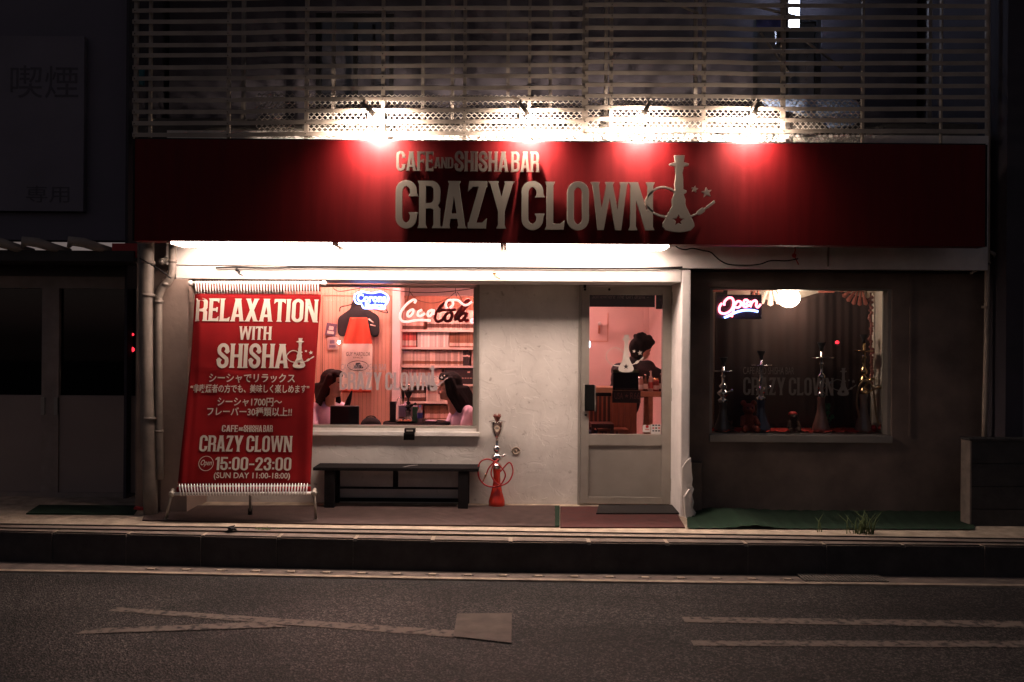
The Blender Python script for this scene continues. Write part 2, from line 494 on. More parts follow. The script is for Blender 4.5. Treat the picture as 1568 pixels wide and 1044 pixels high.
def contours(F, xs, ys):
    """marching squares: closed outlines of F < 0"""
    nx, ny = len(xs), len(ys)
    nxt = {}
    inside = F < 0
    code = inside[:-1, :-1] * 1 + inside[1:, :-1] * 2 + inside[1:, 1:] * 4 + inside[:-1, 1:] * 8
    T = {1: [('l', 'b')], 2: [('b', 'r')], 3: [('l', 'r')], 4: [('r', 't')], 5: [('l', 'b'), ('r', 't')], 6: [('b', 't')], 7: [('l', 't')],
         8: [('t', 'l')], 9: [('t', 'b')], 10: [('b', 'r'), ('t', 'l')], 11: [('t', 'r')], 12: [('r', 'l')], 13: [('r', 'b')], 14: [('b', 'l')]}
    def key(i, j, e):
        return {'b': (i, j, 0), 't': (i, j + 1, 0), 'l': (i, j, 1), 'r': (i + 1, j, 1)}[e]
    for i, j in np.argwhere((code > 0) & (code < 15)):
        for a, b in T[int(code[i, j])]:
            nxt[key(i, j, a)] = key(i, j, b)
    def pt(k):
        i, j, h = k
        if h == 0:
            a, b = F[i, j], F[i + 1, j]; t = a / (a - b)
            return (xs[i] + (xs[i + 1] - xs[i]) * t, ys[j])
        a, b = F[i, j], F[i, j + 1]; t = a / (a - b)
        return (xs[i], ys[j] + (ys[j + 1] - ys[j]) * t)
    out = []
    while nxt:
        k0 = next(iter(nxt)); k = k0; lp = []
        while k in nxt:
            lp.append(pt(k)); k = nxt.pop(k)
        if len(lp) > 5: out.append(lp)
    return out
def thin(lp, eps):
    def rdp(p):
        if len(p) < 3: return p
        a, b = np.array(p[0]), np.array(p[-1]); q = np.array(p)
        ab = b - a; L = np.hypot(*ab)
        d = np.abs(ab[0] * (q[:, 1] - a[1]) - ab[1] * (q[:, 0] - a[0])) / L if L > 1e-9 else np.hypot(*(q - a).T)
        i = int(np.argmax(d))
        if d[i] < eps: return [p[0], p[-1]]
        return rdp(p[:i + 1])[:-1] + rdp(p[i:])
    h = len(lp) // 2
    return rdp(lp[:h + 1])[:-1] + rdp(lp[h:] + [lp[0]])[:-1]
S = .145
def stem(x, y0=0, y1=1, f=.035, s=S, lo=True, hi=True):
    a, b = x - s / 2, x + s / 2
    p = [(a - f, y0), (b + f, y0), (b, y0 + .075)] if lo else [(a, y0), (b, y0)]
    p += [(b, y1 - .075), (b + f, y1), (a - f, y1), (a, y1 - .075)] if hi else [(b, y1), (a, y1)]
    if lo: p += [(a, y0 + .075)]
    return p
def glyph_field(c, px, py):
    Y = lambda *pts: f_poly(px, py, list(pts))
    box = lambda x0, x1, y0, y1: f_rr(px, py, x0, x1, y0, y1, .001)
    rr = lambda *a: f_rr(px, py, *a)
    st = lambda pts, r=S / 2: f_stroke(px, py, pts, r)
    mn = lambda *a: np.minimum.reduce(a); mx = lambda *a: np.maximum.reduce(a)
    arc = lambda cx, cy_, rx, ry, a0, a1, n=12: [(cx + rx * math.cos(R(a0 + (a1 - a0) * i / n)), cy_ + ry * math.sin(R(a0 + (a1 - a0) * i / n))) for i in range(n + 1)]
    w = .46
    ring = lambda x0, x1, y0, y1, r: mx(rr(x0, x1, y0, y1, r), -rr(x0 + S, x1 - S, y0 + S * .8, y1 - S * .8, max(.01, r - S * .75)))
    lring = lambda x1, y0, y1, r: mx(mn(rr(0, x1, y0, y1, r), box(0, x1 / 2, y0, y1)), -mn(rr(S, x1 - S, y0 + S * .75, y1 - S * .75, r * .45), box(S, x1 / 2, y0 + S * .75, y1 - S * .75)))
    if c in 'O0': return ring(0, w, -.01, 1.01, w / 2), w
    if c == 'C':
        d = mx(ring(0, w, -.01, 1.01, w / 2), -box(w / 2 + .04, w + 1, .33, .67))
        return mn(d, Y((w - S - .035, .67), (w + .03, .67), (w, .75), (w - S, .73)), Y((w - S - .035, .33), (w + .03, .33), (w, .25), (w - S, .27))), w
    if c == 'D': return mn(lring(w, 0, 1, w / 2), Y(*stem(S / 2))), w
    if c == 'B': return mn(lring(w - .01, .45, 1, .2), lring(w, 0, .56, .2), Y(*stem(S / 2))), w
    if c == 'R':
        leg = stem(w - S / 2, 0, .42, hi=False)
        return mn(lring(w, .42, 1, .2), Y(*stem(S / 2)), Y(*leg), rr(.14, w, .30, .54, .1) if False else Y((w - S, .40), (w, .40), (w - .06, .50), (.2, .53), (.2, .44))), w
    if c == 'A':
        w = .50
        return mn(Y((0, 0), (S, 0), (.30, 1), (.15, 1)), Y((w, 0), (w - S, 0), (w - .30, 1), (w - .15, 1)), box(.1, w - .1, .2, .31),
                  Y((.11, 1), (w - .11, 1), (w - .15, .92), (.15, .92)), Y((-.035, 0), (S + .03, 0), (S + .01, .06), (.012, .06)), Y((w + .035, 0), (w - S - .03, 0), (w - S - .01, .06), (w - .012, .06))), w
    if c in 'EF':
        w = .38
        d = mn(Y(*stem(S / 2)), box(S / 2, w, .88, 1), box(S / 2, w - .06, .45, .565), Y((w - .03, .88), (w - .05, .79), (w + .02, .76), (w, 1)) if False else Y((w - .08, .89), (w, .78), (w + .015, 1)), Y((w - .10, .40), (w - .04, .40), (w - .04, .61), (w - .10, .61), (w - .08, .5)))
        if c == 'E': d = mn(d, box(S / 2, w, 0, .12), Y((w - .08, .11), (w + .005, .22), (w + .015, 0)))
        return d, w
    if c == 'L':
        w = .37
        return mn(Y(*stem(S / 2)), box(S / 2, w - .01, 0, .12), Y((w - .10, .11), (w + .02, .2), (w - .005, 0))), w
    if c == 'T':
        w = .42
        return mn(Y(*stem(w / 2, hi=False)), box(0, w, .88, 1), Y((.08, .89), (-.02, .78), (-.01, 1)), Y((w - .08, .89), (w + .02, .78), (w + .01, 1))), w
    if c == 'H': return mn(Y(*stem(S / 2)), Y(*stem(w - S / 2)), box(S / 2, w - S / 2, .44, .56)), w
    if c == 'I': return Y(*stem(S / 2)), S
    if c == 'N':
        w = .48; s = .12
        return mn(Y(*stem(s / 2, s=s)), Y(*stem(w - s / 2, s=s)), Y((-.0, 1), (s + .04, 1), (w, 0), (w - s - .04, 0))), w
    if c == 'Z':
        w = .42
        return mn(box(.03, w, .88, 1), box(0, w - .02, 0, .12), Y((w - S - .02, .95), (w, .95), (S + .02, .05), (0, .05)), Y((.12, .89), (.0, .78), (.03, 1)), Y((w - .12, .11), (w, .22), (w - .03, 0))), w
    if c == 'Y':
        w = .52
        return mn(Y((0, 1), (.17, 1), (w / 2 + S / 2, .40), (w / 2 - S / 2, .36)), Y((w, 1), (w - .17, 1), (w / 2 - S / 2, .40), (w / 2 + S / 2, .36)), Y(*stem(w / 2, 0, .45, hi=False)),
                  Y((-.03, 1), (.20, 1), (.175, .94), (.02, .94)), Y((w + .03, 1), (w - .20, 1), (w - .175, .94), (w - .02, .94))), w
    if c == 'W':
        w = .74; s = .135
        q = [(0, .19, 0), (.37, .19, 1), (.37, .55, 0), (.74, .55, 1)]
        d = mn(Y((0, 1), (s, 1), (.25, 0), (.12, 0)), Y((.31, 1), (.31 + s - .02, 1), (.25, 0), (.12, 0)), Y((.31, 1), (.31 + s - .02, 1), (.62, 0), (.49, 0)), Y((w, 1), (w - s, 1), (.49, 0), (.62, 0)))
        return mn(d, Y((-.035, 1), (s + .03, 1), (s + .01, .93), (.015, .93)), Y((w + .035, 1), (w - s - .03, 1), (w - s - .01, .93), (w - .015, .93)), Y((.27, 1), (.47, 1), (.43, .93), (.31, .93))), w
    if c == 'X':
        w = .50
        return mn(Y((.01, 1), (.17, 1), (w - .01, 0), (w - .17, 0)), Y((w - .01, 1), (w - .17, 1), (.01, 0), (.17, 0)), Y((-.03, 0), (.20, 0), (.16, .06), (.02, .06)), Y((w + .03, 0), (w - .20, 0), (w - .16, .06), (w - .02, .06)),
                  Y((-.02, 1), (.20, 1), (.16, .94), (.02, .94)), Y((w + .02, 1), (w - .20, 1), (w - .16, .94), (w - .02, .94))), w
    if c == 'S':
        h = S / 2; r = w / 2 - h
        p = [(w - h, .66)] + [(w - h, .74)] + arc(w / 2, .76, r, .24 - h * .8, 0, 180) + [(h, .70), (h + .02, .62), (w / 2, .5), (w - h - .02, .38), (w - h, .30)] + arc(w / 2, .24, r, .24 - h * .8, 0, -180) + [(h, .34)]
        d = mx(st(p), -box(w / 2 + .05, w + 1, .55, .67) if False else st(p))
        return mn(d, Y((w - S - .05, .655), (w + .03, .655), (w, .76), (w - S, .76)), Y((S + .05, .345), (-.03, .345), (0, .24), (S, .24))), w
    if c == '1': w = .26; return mn(box(w - S, w, 0, 1), Y((w - S, 1), (w - S, .82), (0, .76), (0, .86))), w
    if c == '5':
        h = S / 2; r = w / 2 - h
        return mn(box(.01, w - .02, .87, 1), box(.01, S, .48, 1), mx(st([(.06, .52), (w / 2, .585)] + arc(w / 2, .585 - .2, r, .2, 90, 0) + arc(w / 2, .24, r, .24 - h, 0, -180) + [(h, .3)]), py * 0 - 1)), w
    if c == '2':
        h = S / 2; r = w / 2 - h
        return mn(st([(h, .70)] + arc(w / 2, .76, r, .24 - h, 180, 0) + [(w - h, .66), (h + .02, .10)]), box(0, w, 0, .13)), w
    if c == '3':
        h = S / 2; r = w / 2 - h
        return st([(h, .72)] + arc(w / 2, .76, r, .24 - h, 180, 0) + [(w - h, .62), (w / 2 + .05, .52), (w - h, .42), (w - h, .28)] + arc(w / 2, .24, r, .24 - h, 0, -180) + [(h, .28)], h), w
    if c == ':': return mn(box(0, .14, .08, .22), box(0, .14, .52, .66)), .14
    if c == '-': return box(0, .32, .40, .51), .32
    raise KeyError(c)
GL = {}
def glyph(c):
    if c not in GL:
        xs = np.linspace(-.08, .86, 190); ys = np.linspace(-.08, 1.08, 200)
        gx, gy = np.meshgrid(xs, ys, indexing='ij')
        F, w = glyph_field(c, gx, gy)
        F = np.where(np.abs(F) < 1e-7, 1e-7, F)
        GL[c] = ([thin(l, .0022) for l in contours(F, xs, ys)], w)
    return GL[c]
def word(text, gap=.065, space=.16):
    """[(letter, outlines)] in units of the letter height, and the total width"""
    out = []; x = 0
    for c in text:
        if c == ' ': x += space; continue
        l, w = glyph(c)
        out.append((c, [[(p[0] + x, p[1]) for p in q] for q in l])); x += w + gap
    return out, x - gap
def put_word(text, pl, box, off, th, build, gap=.065, space=.16):
    """letters fitted into a pixel box on plane pl; build(letter, MB) links each"""
    a0, b0, a1, b1 = pl.box(*box)
    ls, W = word(text, gap, space)
    tr = lambda x, y: (a0 + x * (a1 - a0) / W, b0 + y * (b1 - b0))
    for c, lp in ls:
        build(c, MB().loops(lp, pl, tr, off, th))
def line_mb(mb, text, pl, box, off, th, gap=.065, space=.16):
    a0, b0, a1, b1 = pl.box(*box)
    ls, W = word(text, gap, space)
    tr = lambda x, y: (a0 + x * (a1 - a0) / W, b0 + y * (b1 - b0))
    for c, lp in ls: mb.loops(lp, pl, tr, off, th)
    return mb
def font_mb(mb, text, pl, box, off, th=.001, shear=0.0, fit_h=True, bold=0.0):
    """text in Blender's own built-in face, fitted into a pixel box"""
    cu = bpy.data.curves.new('t', 'FONT'); cu.body = text; cu.shear = shear; cu.resolution_u = 3
    cu.offset = bold; cu.extrude = .05
    ob = bpy.data.objects.new('t', cu); col.objects.link(ob)
    dg = bpy.context.evaluated_depsgraph_get()
    me = bpy.data.meshes.new_from_object(ob.evaluated_get(dg))
    bpy.data.objects.remove(ob); bpy.data.curves.remove(cu)
    if not me.vertices: return mb
    xs = [v.co.x for v in me.vertices]; ys = [v.co.y for v in me.vertices]
    a0, b0, a1, b1 = pl.box(*box)
    sx = (a1 - a0) / (max(xs) - min(xs)); sy = (b1 - b0) / max(1e-6, max(ys) - min(ys))
    if not fit_h: sy = sx
    vs_ = [mb.bm.verts.new(pl.at(a0 + (v.co.x - min(xs)) * sx, b0 + (v.co.y - min(ys)) * sy, off + (th if v.co.z > 0 else 0))) for v in me.vertices]
    for p in me.polygons:
        try: mb.bm.faces.new([vs_[i] for i in p.vertices])
        except ValueError: pass
    bpy.data.meshes.remove(me)
    return mb

# the water pipe emblem, traced in its own units (1 = its height)
def star(cx, cy_, r, rot=0, k=.42):
    return [(cx + (r if i % 2 == 0 else r * k) * math.sin(R(rot + i * 36)), cy_ + (r if i % 2 == 0 else r * k) * math.cos(R(rot + i * 36))) for i in range(10)]
def emblem(full_hose=False):
    body = [(1213, 45), (1297, 45), (1287, 98), (1330, 110), (1326, 124), (1291, 130), (1279, 180), (1285, 232), (1286, 308), (1312, 318), (1310, 334), (1288, 345), (1304, 388), (1302, 418), (1308, 440),
            (1372, 570), (1374, 596), (1348, 624), (1300, 637), (1250, 640), (1200, 637), (1152, 624), (1127, 596), (1130, 570), (1200, 440), (1198, 418), (1196, 388), (1214, 345), (1222, 308), (1220, 270), (1228, 190), (1220, 130), (1180, 124), (1176, 110), (1224, 98)]
    C = lambda x, y: ((x - 1250) / 600.0, (640 - y) / 600.0)
    xs = np.linspace(-.62, .52, 300); ys = np.linspace(-.03, 1.03, 280)
    gx, gy = np.meshgrid(xs, ys, indexing='ij')
    F = f_poly(gx, gy, [C(*p) for p in body])
    if full_hose:
        hose = [(1215, 330), (1160, 280), (1080, 250), (1000, 275), (945, 340), (940, 420), (985, 490), (1060, 530), (1160, 540)]
    else:
        hose = [(1212, 322), (1180, 302), (1120, 292), (1075, 305), (1038, 335), (1000, 390), (1010, 440), (1045, 480), (1090, 508), (1165, 525)]
    sp = [tuple(v[:2]) for v in spline([(*C(*p), 0) for p in hose], 6)]
    F = np.minimum(F, f_stroke(gx, gy, sp, .0135))
    F = np.minimum(F, f_stroke(gx, gy, [C(1340, 520), C(1390, 500), C(1425, 478), C(1480, 440)], .0115))
    F = np.minimum(F, f_stroke(gx, gy, [C(1480, 440), C(1522, 406)], .017))
    F = np.minimum(F, f_stroke(gx, gy, [C(1412, 486), C(1436, 468)], .033))
    F = np.maximum(F, -f_poly(gx, gy, star(*C(1250, 548), .078)))
    F = np.minimum(F, f_poly(gx, gy, star(*C(1375, 305), .048, 10)))
    F = np.minimum(F, f_poly(gx, gy, star(*C(1468, 330), .072, -8)))
    F = np.where(np.abs(F) < 1e-7, 1e-7, F)
    return [thin(l, .0025) for l in contours(F, xs, ys)]
EMB = emblem(); EMB_FULL = emblem(True)
def split_loops(lps):
    """groups: each outer outline with the holes in it"""
    def inside(p, l):
        c = False
        for i in range(len(l)):
            (x1, y1), (x2, y2) = l[i - 1], l[i]
            if (y1 > p[1]) != (y2 > p[1]) and p[0] < (x2 - x1) * (p[1] - y1) / (y2 - y1) + x1: c = not c
        return c
    outs = [l for l in lps if not any(m is not l and inside(l[0], m) for m in lps)]
    return [[o] + [h for h in lps if h is not o and inside(h[0], o)] for o in outs]
def emblem_tr(pl, cx, ytop, ybot):
    a, b0 = pl.ab(cx, ybot); _, b1 = pl.ab(cx, ytop)
    h = b1 - b0
    return lambda x, y: (a + x * h, b0 + y * h)

# ------------------------------------------------------------------ continuous bodies: closed shapes fused into one skin by a voxel remesh
def cap(mb, p0, p1, r0, r1, n=12):
    p0, p1 = Vector(p0), Vector(p1)
    mb.tube([p0, p1], [r0, r1], n)
    mb.ball(p0, r0, n, 8); mb.ball(p1, r1, n, 8)
def fuse(name, prims, mats, parent, voxel=.008, smooth=4, paint=None):
    mb = MB()
    for q in prims:
        if q[0] == 'c': cap(mb, *q[1:])
        else: mb.ball(q[1], 1.0, 20, 14, sc=q[2])
    me = bpy.data.meshes.new(name); mb.bm.to_mesh(me); mb.bm.free()
    tmp = bpy.data.objects.new('tmp', me); col.objects.link(tmp)
    md = tmp.modifiers.new('r', 'REMESH'); md.mode = 'VOXEL'; md.voxel_size = voxel; md.use_smooth_shade = True
    ms = tmp.modifiers.new('s', 'SMOOTH'); ms.iterations = smooth; ms.factor = .5
    dg = bpy.context.evaluated_depsgraph_get()
    out = bpy.data.meshes.new_from_object(tmp.evaluated_get(dg))
    bpy.data.objects.remove(tmp); bpy.data.meshes.remove(me)
    off = woff(parent)
    out.name = name
    out.materials.clear()
    o = link(name, out, mats, parent, True)
    if paint:
        for p in out.polygons: p.material_index = paint(Vector(p.center))
    for v in out.vertices: v.co -= off
    return o

# ================================================================== SETTING: road, gutter, apron
YF, YR, YS = -.5, -.25, -.95            # beam front, right wall front, sign front
lip_px = [(-900, 796), (-300, 806), (0, 812.5), (200, 817), (400, 821.5), (600, 825.5), (784, 828.5), (1060, 831.5), (1300, 833.5), (1568, 836), (2300, 843)]
lip = [GP.hit(*p) for p in lip_px]
gut_px = [(-900, 864), (-300, 871), (0, 876.5), (200, 879.5), (400, 883.5), (600, 887.5), (784, 890.5), (1060, 894.5), (1300, 897), (1568, 900), (2300, 909)]
gut = [RG(*p) for p in gut_px]
# apron
mb = MB()
for i in range(len(lip) - 1):
    a, b = lip[i], lip[i + 1]
    mb.face([(a.x, 0, FLOOR), (a.x, a.y, a.z), (b.x, b.y, b.z), (b.x, 0, FLOOR)])
    mb.face([(a.x, a.y, a.z), (a.x, a.y - .012, a.z - .02), (b.x, b.y - .012, b.z - .02), (b.x, b.y, b.z)])
    mb.face([(a.x, a.y - .012, a.z - .02), (a.x, a.y - .012, ROADZ - .1), (b.x, b.y - .012, ROADZ - .1), (b.x, b.y - .012, b.z - .02)])
    mb.face([(a.x, 6, FLOOR), (a.x, 0, FLOOR), (b.x, 0, FLOOR), (b.x, 6, FLOOR)])
mb.bm.normal_update()
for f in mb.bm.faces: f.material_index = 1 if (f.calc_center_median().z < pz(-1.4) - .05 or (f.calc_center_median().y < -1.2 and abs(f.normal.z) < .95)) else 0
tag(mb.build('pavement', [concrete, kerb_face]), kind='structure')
tag(MB().box(-60, 60, -60, 40, ROADZ - .4, ROADZ - .02).build('ground', concrete_dark), kind='structure')
mb = MB()
mb.face([(-60, -60, ROADZ), (60, -60, ROADZ), (60, gut[-1].y - .0, ROADZ)] + [(g.x, g.y, ROADZ) for g in reversed(gut)] + [(-60, gut[0].y, ROADZ)])
tag(mb.build('road', asphalt), kind='structure')
# concrete gutter strip with lifting notches
def gut_y(x):
    for i in range(len(gut) - 1):
        if gut[i].x <= x <= gut[i + 1].x: return gut[i].lerp(gut[i + 1], (x - gut[i].x) / (gut[i + 1].x - gut[i].x)).y
    return gut[0].y
mb = MB()
for i in range(len(gut) - 1):
    a, b, c, d = gut[i], gut[i + 1], lip[i + 1], lip[i]
    k = .22
    fa, fb = a.lerp(Vector((d.x, d.y, ROADZ)), 1), b.lerp(Vector((c.x, c.y, ROADZ)), 1)
    mb.face([(a.x, a.y, ROADZ + .014), (b.x, b.y, ROADZ + .014), (b.x, b.y + .05, ROADZ + .014), (a.x, a.y + .05, ROADZ + .014)])
    mb.face([(a.x, a.y, ROADZ + .014), (a.x, a.y, ROADZ - .01), (b.x, b.y, ROADZ - .01), (b.x, b.y, ROADZ + .014)])
    mb.face([(a.x, a.y + .05, ROADZ + .014), (b.x, b.y + .05, ROADZ + .014), (fb.x, fb.y, ROADZ + .004), (fa.x, fa.y, ROADZ + .004)])
for f in mb.bm.faces: f.material_index = 1 if f.calc_area() > .06 * 0 and f.calc_center_median().y > gut_y(f.calc_center_median().x) + .06 else 0
tag(mb.build('gutter', [concrete, gutter_grey]), kind='structure')
# kerb stones along the lip
mb = MB(); xk = -9.0
def lip_pt(x):
    for i in range(len(lip) - 1):
        if lip[i].x <= x <= lip[i + 1].x: return lip[i].lerp(lip[i + 1], (x - lip[i].x) / (lip[i + 1].x - lip[i].x))
    return lip[0]
while xk < 9.0:
    a, b = lip_pt(xk), lip_pt(xk + .598)
    tl_ = random.uniform(-.004, .004); q = bmesh.new(); bmesh.ops.create_cube(q, size=1.0)
    for v in q.verts:
        t_ = v.co.x + .5; e_ = a.lerp(b, .006 + .988 * t_)
        v.co = Vector((e_.x, e_.y - .016 + (v.co.y + .5) * .13 + tl_, (e_.z + .006 if v.co.z > 0 else ROADZ - .1)))
    bmesh.ops.bevel(q, geom=list(q.edges), offset=.011, segments=2, affect='EDGES')
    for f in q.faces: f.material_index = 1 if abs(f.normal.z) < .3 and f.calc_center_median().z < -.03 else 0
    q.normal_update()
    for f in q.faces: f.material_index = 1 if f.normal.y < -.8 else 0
    mb.merge(q); xk += .6
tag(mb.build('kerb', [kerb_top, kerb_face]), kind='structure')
def gut_at(x):
    for i in range(len(gut) - 1):
        if gut[i].x <= x <= gut[i + 1].x:
            t = (x - gut[i].x) / (gut[i + 1].x - gut[i].x); return gut[i].y + (gut[i + 1].y - gut[i].y) * t
    return gut[0].y
def lip_at(x):
    for i in range(len(lip) - 1):
        if lip[i].x <= x <= lip[i + 1].x:
            t = (x - lip[i].x) / (lip[i + 1].x - lip[i].x); return lip[i].lerp(lip[i + 1], t)
    return lip[0]
notch0 = None
for i, px in enumerate(range(220, 1240, 55)):
    g = RG(px, 885 + (px - 500) * .013); y = gut_at(g.x) + .105
    mb = MB().box(g.x - .05, g.x + .05, y - .022, y + .024, ROADZ + .0085, ROADZ + .0115)
    mb.box(g.x - .028, g.x + .03, y - .016, y + .022, ROADZ + .012, ROADZ + .022, bev=.004)
    for f in mb.bm.faces: f.material_index = 1 if f.calc_center_median().z > ROADZ + .0118 else 0
    o = mb.build('gutter_notch', [black_metal, concrete])
    tag(o, 'small square lifting notch in the concrete gutter strip', 'gutter notch', 'notches along the gutter strip')
# painted lines
def stripe(name, pxs, lift=.004):
    o = MB().face([RG(*p) + Vector((0, 0, lift)) for p in pxs]).build(name, old_paint)
    tag(o, kind='structure')
stripe('road_marking', [(165, 936), (178, 930.5), (700, 966), (700, 977), (430, 956.5)])
stripe('road_marking', [(115, 972), (135, 964), (400, 953.5), (440, 961)], .006)
stripe('road_marking', [(1044, 945), (1048, 953.5), (1700, 964), (1700, 953.5)])
stripe('road_marking', [(1058, 981.5), (1062, 989.5), (1700, 993), (1700, 982)])
tag(MB().face([RG(*p) + Vector((0, 0, .008)) for p in [(700, 941), (784, 940), (783, 986), (694, 976)]]).build('road_patch', mat('patch_concrete', (.17, .14, .12), .9, vary=.3, scale=9, bump=.3, bscale=60)), kind='structure')
# drain slots
t = thing('drain_grate', 'dark slotted drain grate set in the gutter at right', 'drain grate', RG(1300, 893))
g0, g1 = RG(1232, 893), RG(1362, 894)
gy = gut_at((g0.x + g1.x) / 2) + .06
MB().box(g0.x, g1.x, gy, gy + .2, ROADZ + .009, ROADZ + .013).build('recess', black_metal, t)
mb = MB()
n = 26
for i in range(n):
    x = g0.x + (g1.x - g0.x) * (i + .5) / n
    mb.box(x - .008, x + .008, gy, gy + .2, ROADZ + .0135, ROADZ + .022)
mb.build('slotted_cover', concrete_dark, t)
# comb drain strip along the apron edge
x0, x1 = GP.hit(640, 818).x, GP.hit(1075, 818).x
t = thing('strip_drain', 'narrow comb-like strip drain along the front edge of the apron', 'strip drain', (x0, -.97, pz(-.97)))
def lipy(x): return lip_at(x).y
mb = MB(); mr = MB()
n = 110
for i in range(n):
    x = x0 + (x1 - x0) * (i + .5) / n; y = lipy(x) + .16
    mb.box(x - .009, x + .009, y - .02, y + .02, pz(y) + .003, pz(y) + .013)
ya, yb = lipy(x0) + .16, lipy(x1) + .16
mr.slab([(x0, ya - .024, pz(ya) + .003), (x1, yb - .024, pz(yb) + .003), (x1, yb + .024, pz(yb) + .006), (x0, ya + .024, pz(ya) + .006)], (0, 0, 1), .01)
mr.build('channel', black_metal, t); mb.build('comb_grille', concrete, t)

# ---- mats and turf on the apron
def mat_on(name, pxs, m, label, cat, th=.012, lift=.014):
    o = MB().slab([GP.hit(*p) + Vector((0, 0, lift)) for p in pxs], (0, 0, 1), th).build(name, m)
    return tag(o, label, cat)
rib = striped('ribbed_mat', (.04, .024, .022), (.15, .09, .08), 34, 'X', .9, .25, .5, .8)
mat_on('floor_mat', [(218, 798), (500, 804), (850, 808), (851, 776), (700, 776), (500, 776), (225, 776)], rib, 'long brown ribbed mat under the bench and banner', 'floor mat')
mat_on('floor_mat', [(858, 809), (1049, 809), (1030, 777), (858, 777)], mat('red_rubber', (.075, .018, .016), .85, vary=.35, scale=14, bump=.2), 'plain dark red mat lying in front of the door', 'floor mat', lift=.012)
mat_on('door_mat', [(913, 789.5), (1040, 789.5), (1030, 776.5), (917, 776.5)], mat('coir_black', (.014, .011, .010), .95, vary=.4, scale=40, bump=.6, bscale=90), 'small blackish door mat right at the glass door', 'door mat', lift=.024)
mat_on('turf_strip', [(850, 808.5), (856.5, 808.5), (857, 777), (849.5, 777)], turf, 'narrow green turf sliver between brown mat and red mat', 'artificial turf', lift=.02)
mb = MB()
def turf_fn(u, v):
    px = 1052 + u * 440; py = 810.5 - v * 33 + u * 2
    p = GP.hit(px, py)
    ridge = .055 * math.exp(-((px - (1075 + (1 - v) * 80)) / 28.0) ** 2) * math.exp(-((v - .35) / .4) ** 2) + .03 * math.exp(-((px - 1130) / 40) ** 2) * math.exp(-((v - .6) / .3) ** 2)
    return (p.x, p.y, p.z + .012 + ridge + .004 * math.sin(px * .3 + v * 9))
mb.grid(110, 14, turf_fn)
tag(mb.build('turf_mat', turf), 'wrinkled green turf mat under the dark show window', 'artificial turf')
mat_on('turf_mat', [(40, 788), (205, 789), (214, 776), (60, 775)], turf, 'dim green turf mat before the neighbouring doors', 'artificial turf')
o = MB().slab([GP.hit(*p) + Vector((0, 0, .03)) for p in [(205, 782), (222, 783), (224, 771), (216, 770)]], (0, .3, 1), .02).build('red_cloth', red_paint)
tag(o, 'crumpled red cloth scrap at the foot of the drainpipes', 'cloth')
# debris, moss, weed
p = GP.hit(351, 815)
mb = MB()
for k in range(7):
    a = random.uniform(0, 6.28); q = p + Vector((random.uniform(-.03, .04), random.uniform(-.03, .02), .02))
    mb.slab([q + Vector((math.cos(a + b) * .035, math.sin(a + b) * .03, random.uniform(-.01, .035))) for b in (0, 1.5, 3.1, 4.6)], (0, 0, 1), .004)
tag(mb.build('dead_leaf', black_cloth), 'dark crumpled dead leaf on the kerb below the banner', 'leaf')
def grass_tuft(px, py, n, h, label, spread=.05):
    p = GP.hit(px, py); mb = MB()
    for k in range(n):
        a = random.uniform(0, 6.28); hh = h * random.uniform(.4, 1.1); l = random.uniform(.2, .7)
        q = p + Vector((random.gauss(0, spread), random.gauss(0, .015), 0))
        mb.tube([q, q + Vector((math.cos(a) * l * hh * .3, math.sin(a) * l * hh * .3, hh * .6)), q + Vector((math.cos(a) * l * hh, math.sin(a) * l * hh, hh))], [.004, .003, .0007], 4)
    tag(mb.build('grass_tuft', mat('weed', (.10, .14, .05), .8, vary=.4, scale=30)), label, 'weed')
grass_tuft(1322, 817, 40, .19, 'tall thin weed sprouting from the kerb below show window')
grass_tuft(1255, 814, 3, .16, 'single thin weed stem left of the bigger weed', .01)
grass_tuft(405, 811, 40, .02, 'flat mossy weed patch on the kerb under the banner', .06)

# ================================================================== SHOP BUILDING
ZB, ZT = 2.053, 2.165                    # beam bottom, beam top
shop = thing('shop_building', 'cream plastered ground floor shop front with lit beam, glass door and two windows', 'building', (0, 0, 0))
xl = X(262, YF); xr = X(1512, YR)
XW0, XW1 = X(430, 0), X(734, 0)          # window opening
zs0 = Z(666, 0)                          # sill
XD0, XD1 = X(889, 0), X(1029, 0)
xj0, xj1 = 1.475, X(1057.5, YF)
# recessed wall with openings
mb = MB()
mb.box(xl, XW0, 0, .12, -.05, ZB + .05).box(XW0, XW1, 0, .12, -.05, zs0).box(XW1, XD0, 0, .12, -.05, ZB + .05).box(XD1, xj0 + .02, 0, .12, -.05, ZB + .05)
zdt = Z(436.5, 0)
mb.box(XD0, XD1, 0, .12, zdt, ZB + .05)
# trowel ridges and dents belong to the wall's own surface
for k in range(26):
    px, py = random.choice([(random.uniform(745, 880), random.uniform(590, 765)), (random.uniform(490, 730), random.uniform(672, 700))])
    c = P(px, py, 0); L = random.uniform(.01, .035); a = random.uniform(-.8, .6)
    pts = [c + Vector((math.cos(a) * L * s + random.gauss(0, .003), -.001, math.sin(a) * L * s + random.gauss(0, .006))) for s in (-1, -.4, .2, .7, 1)]
    mb.tube(pts, [.001, .0025, .0035, .0025, .001], 6)
mb.build('plaster_wall', plaster, shop)
mb = MB(); c = P(790, 690, 0)
for k in range(16):
    pass
ring = [c + Vector((math.cos(k * .39) * .032, -.006 + .004 * math.sin(k * 1.7), math.sin(k * .39) * .03)) for k in range(17)]
mb.tube(ring, .008, 8)
mb.ball(c + Vector((0, -.004, 0)), .014, 10, 6)
mb.build('pipe_stub', concrete, shop)
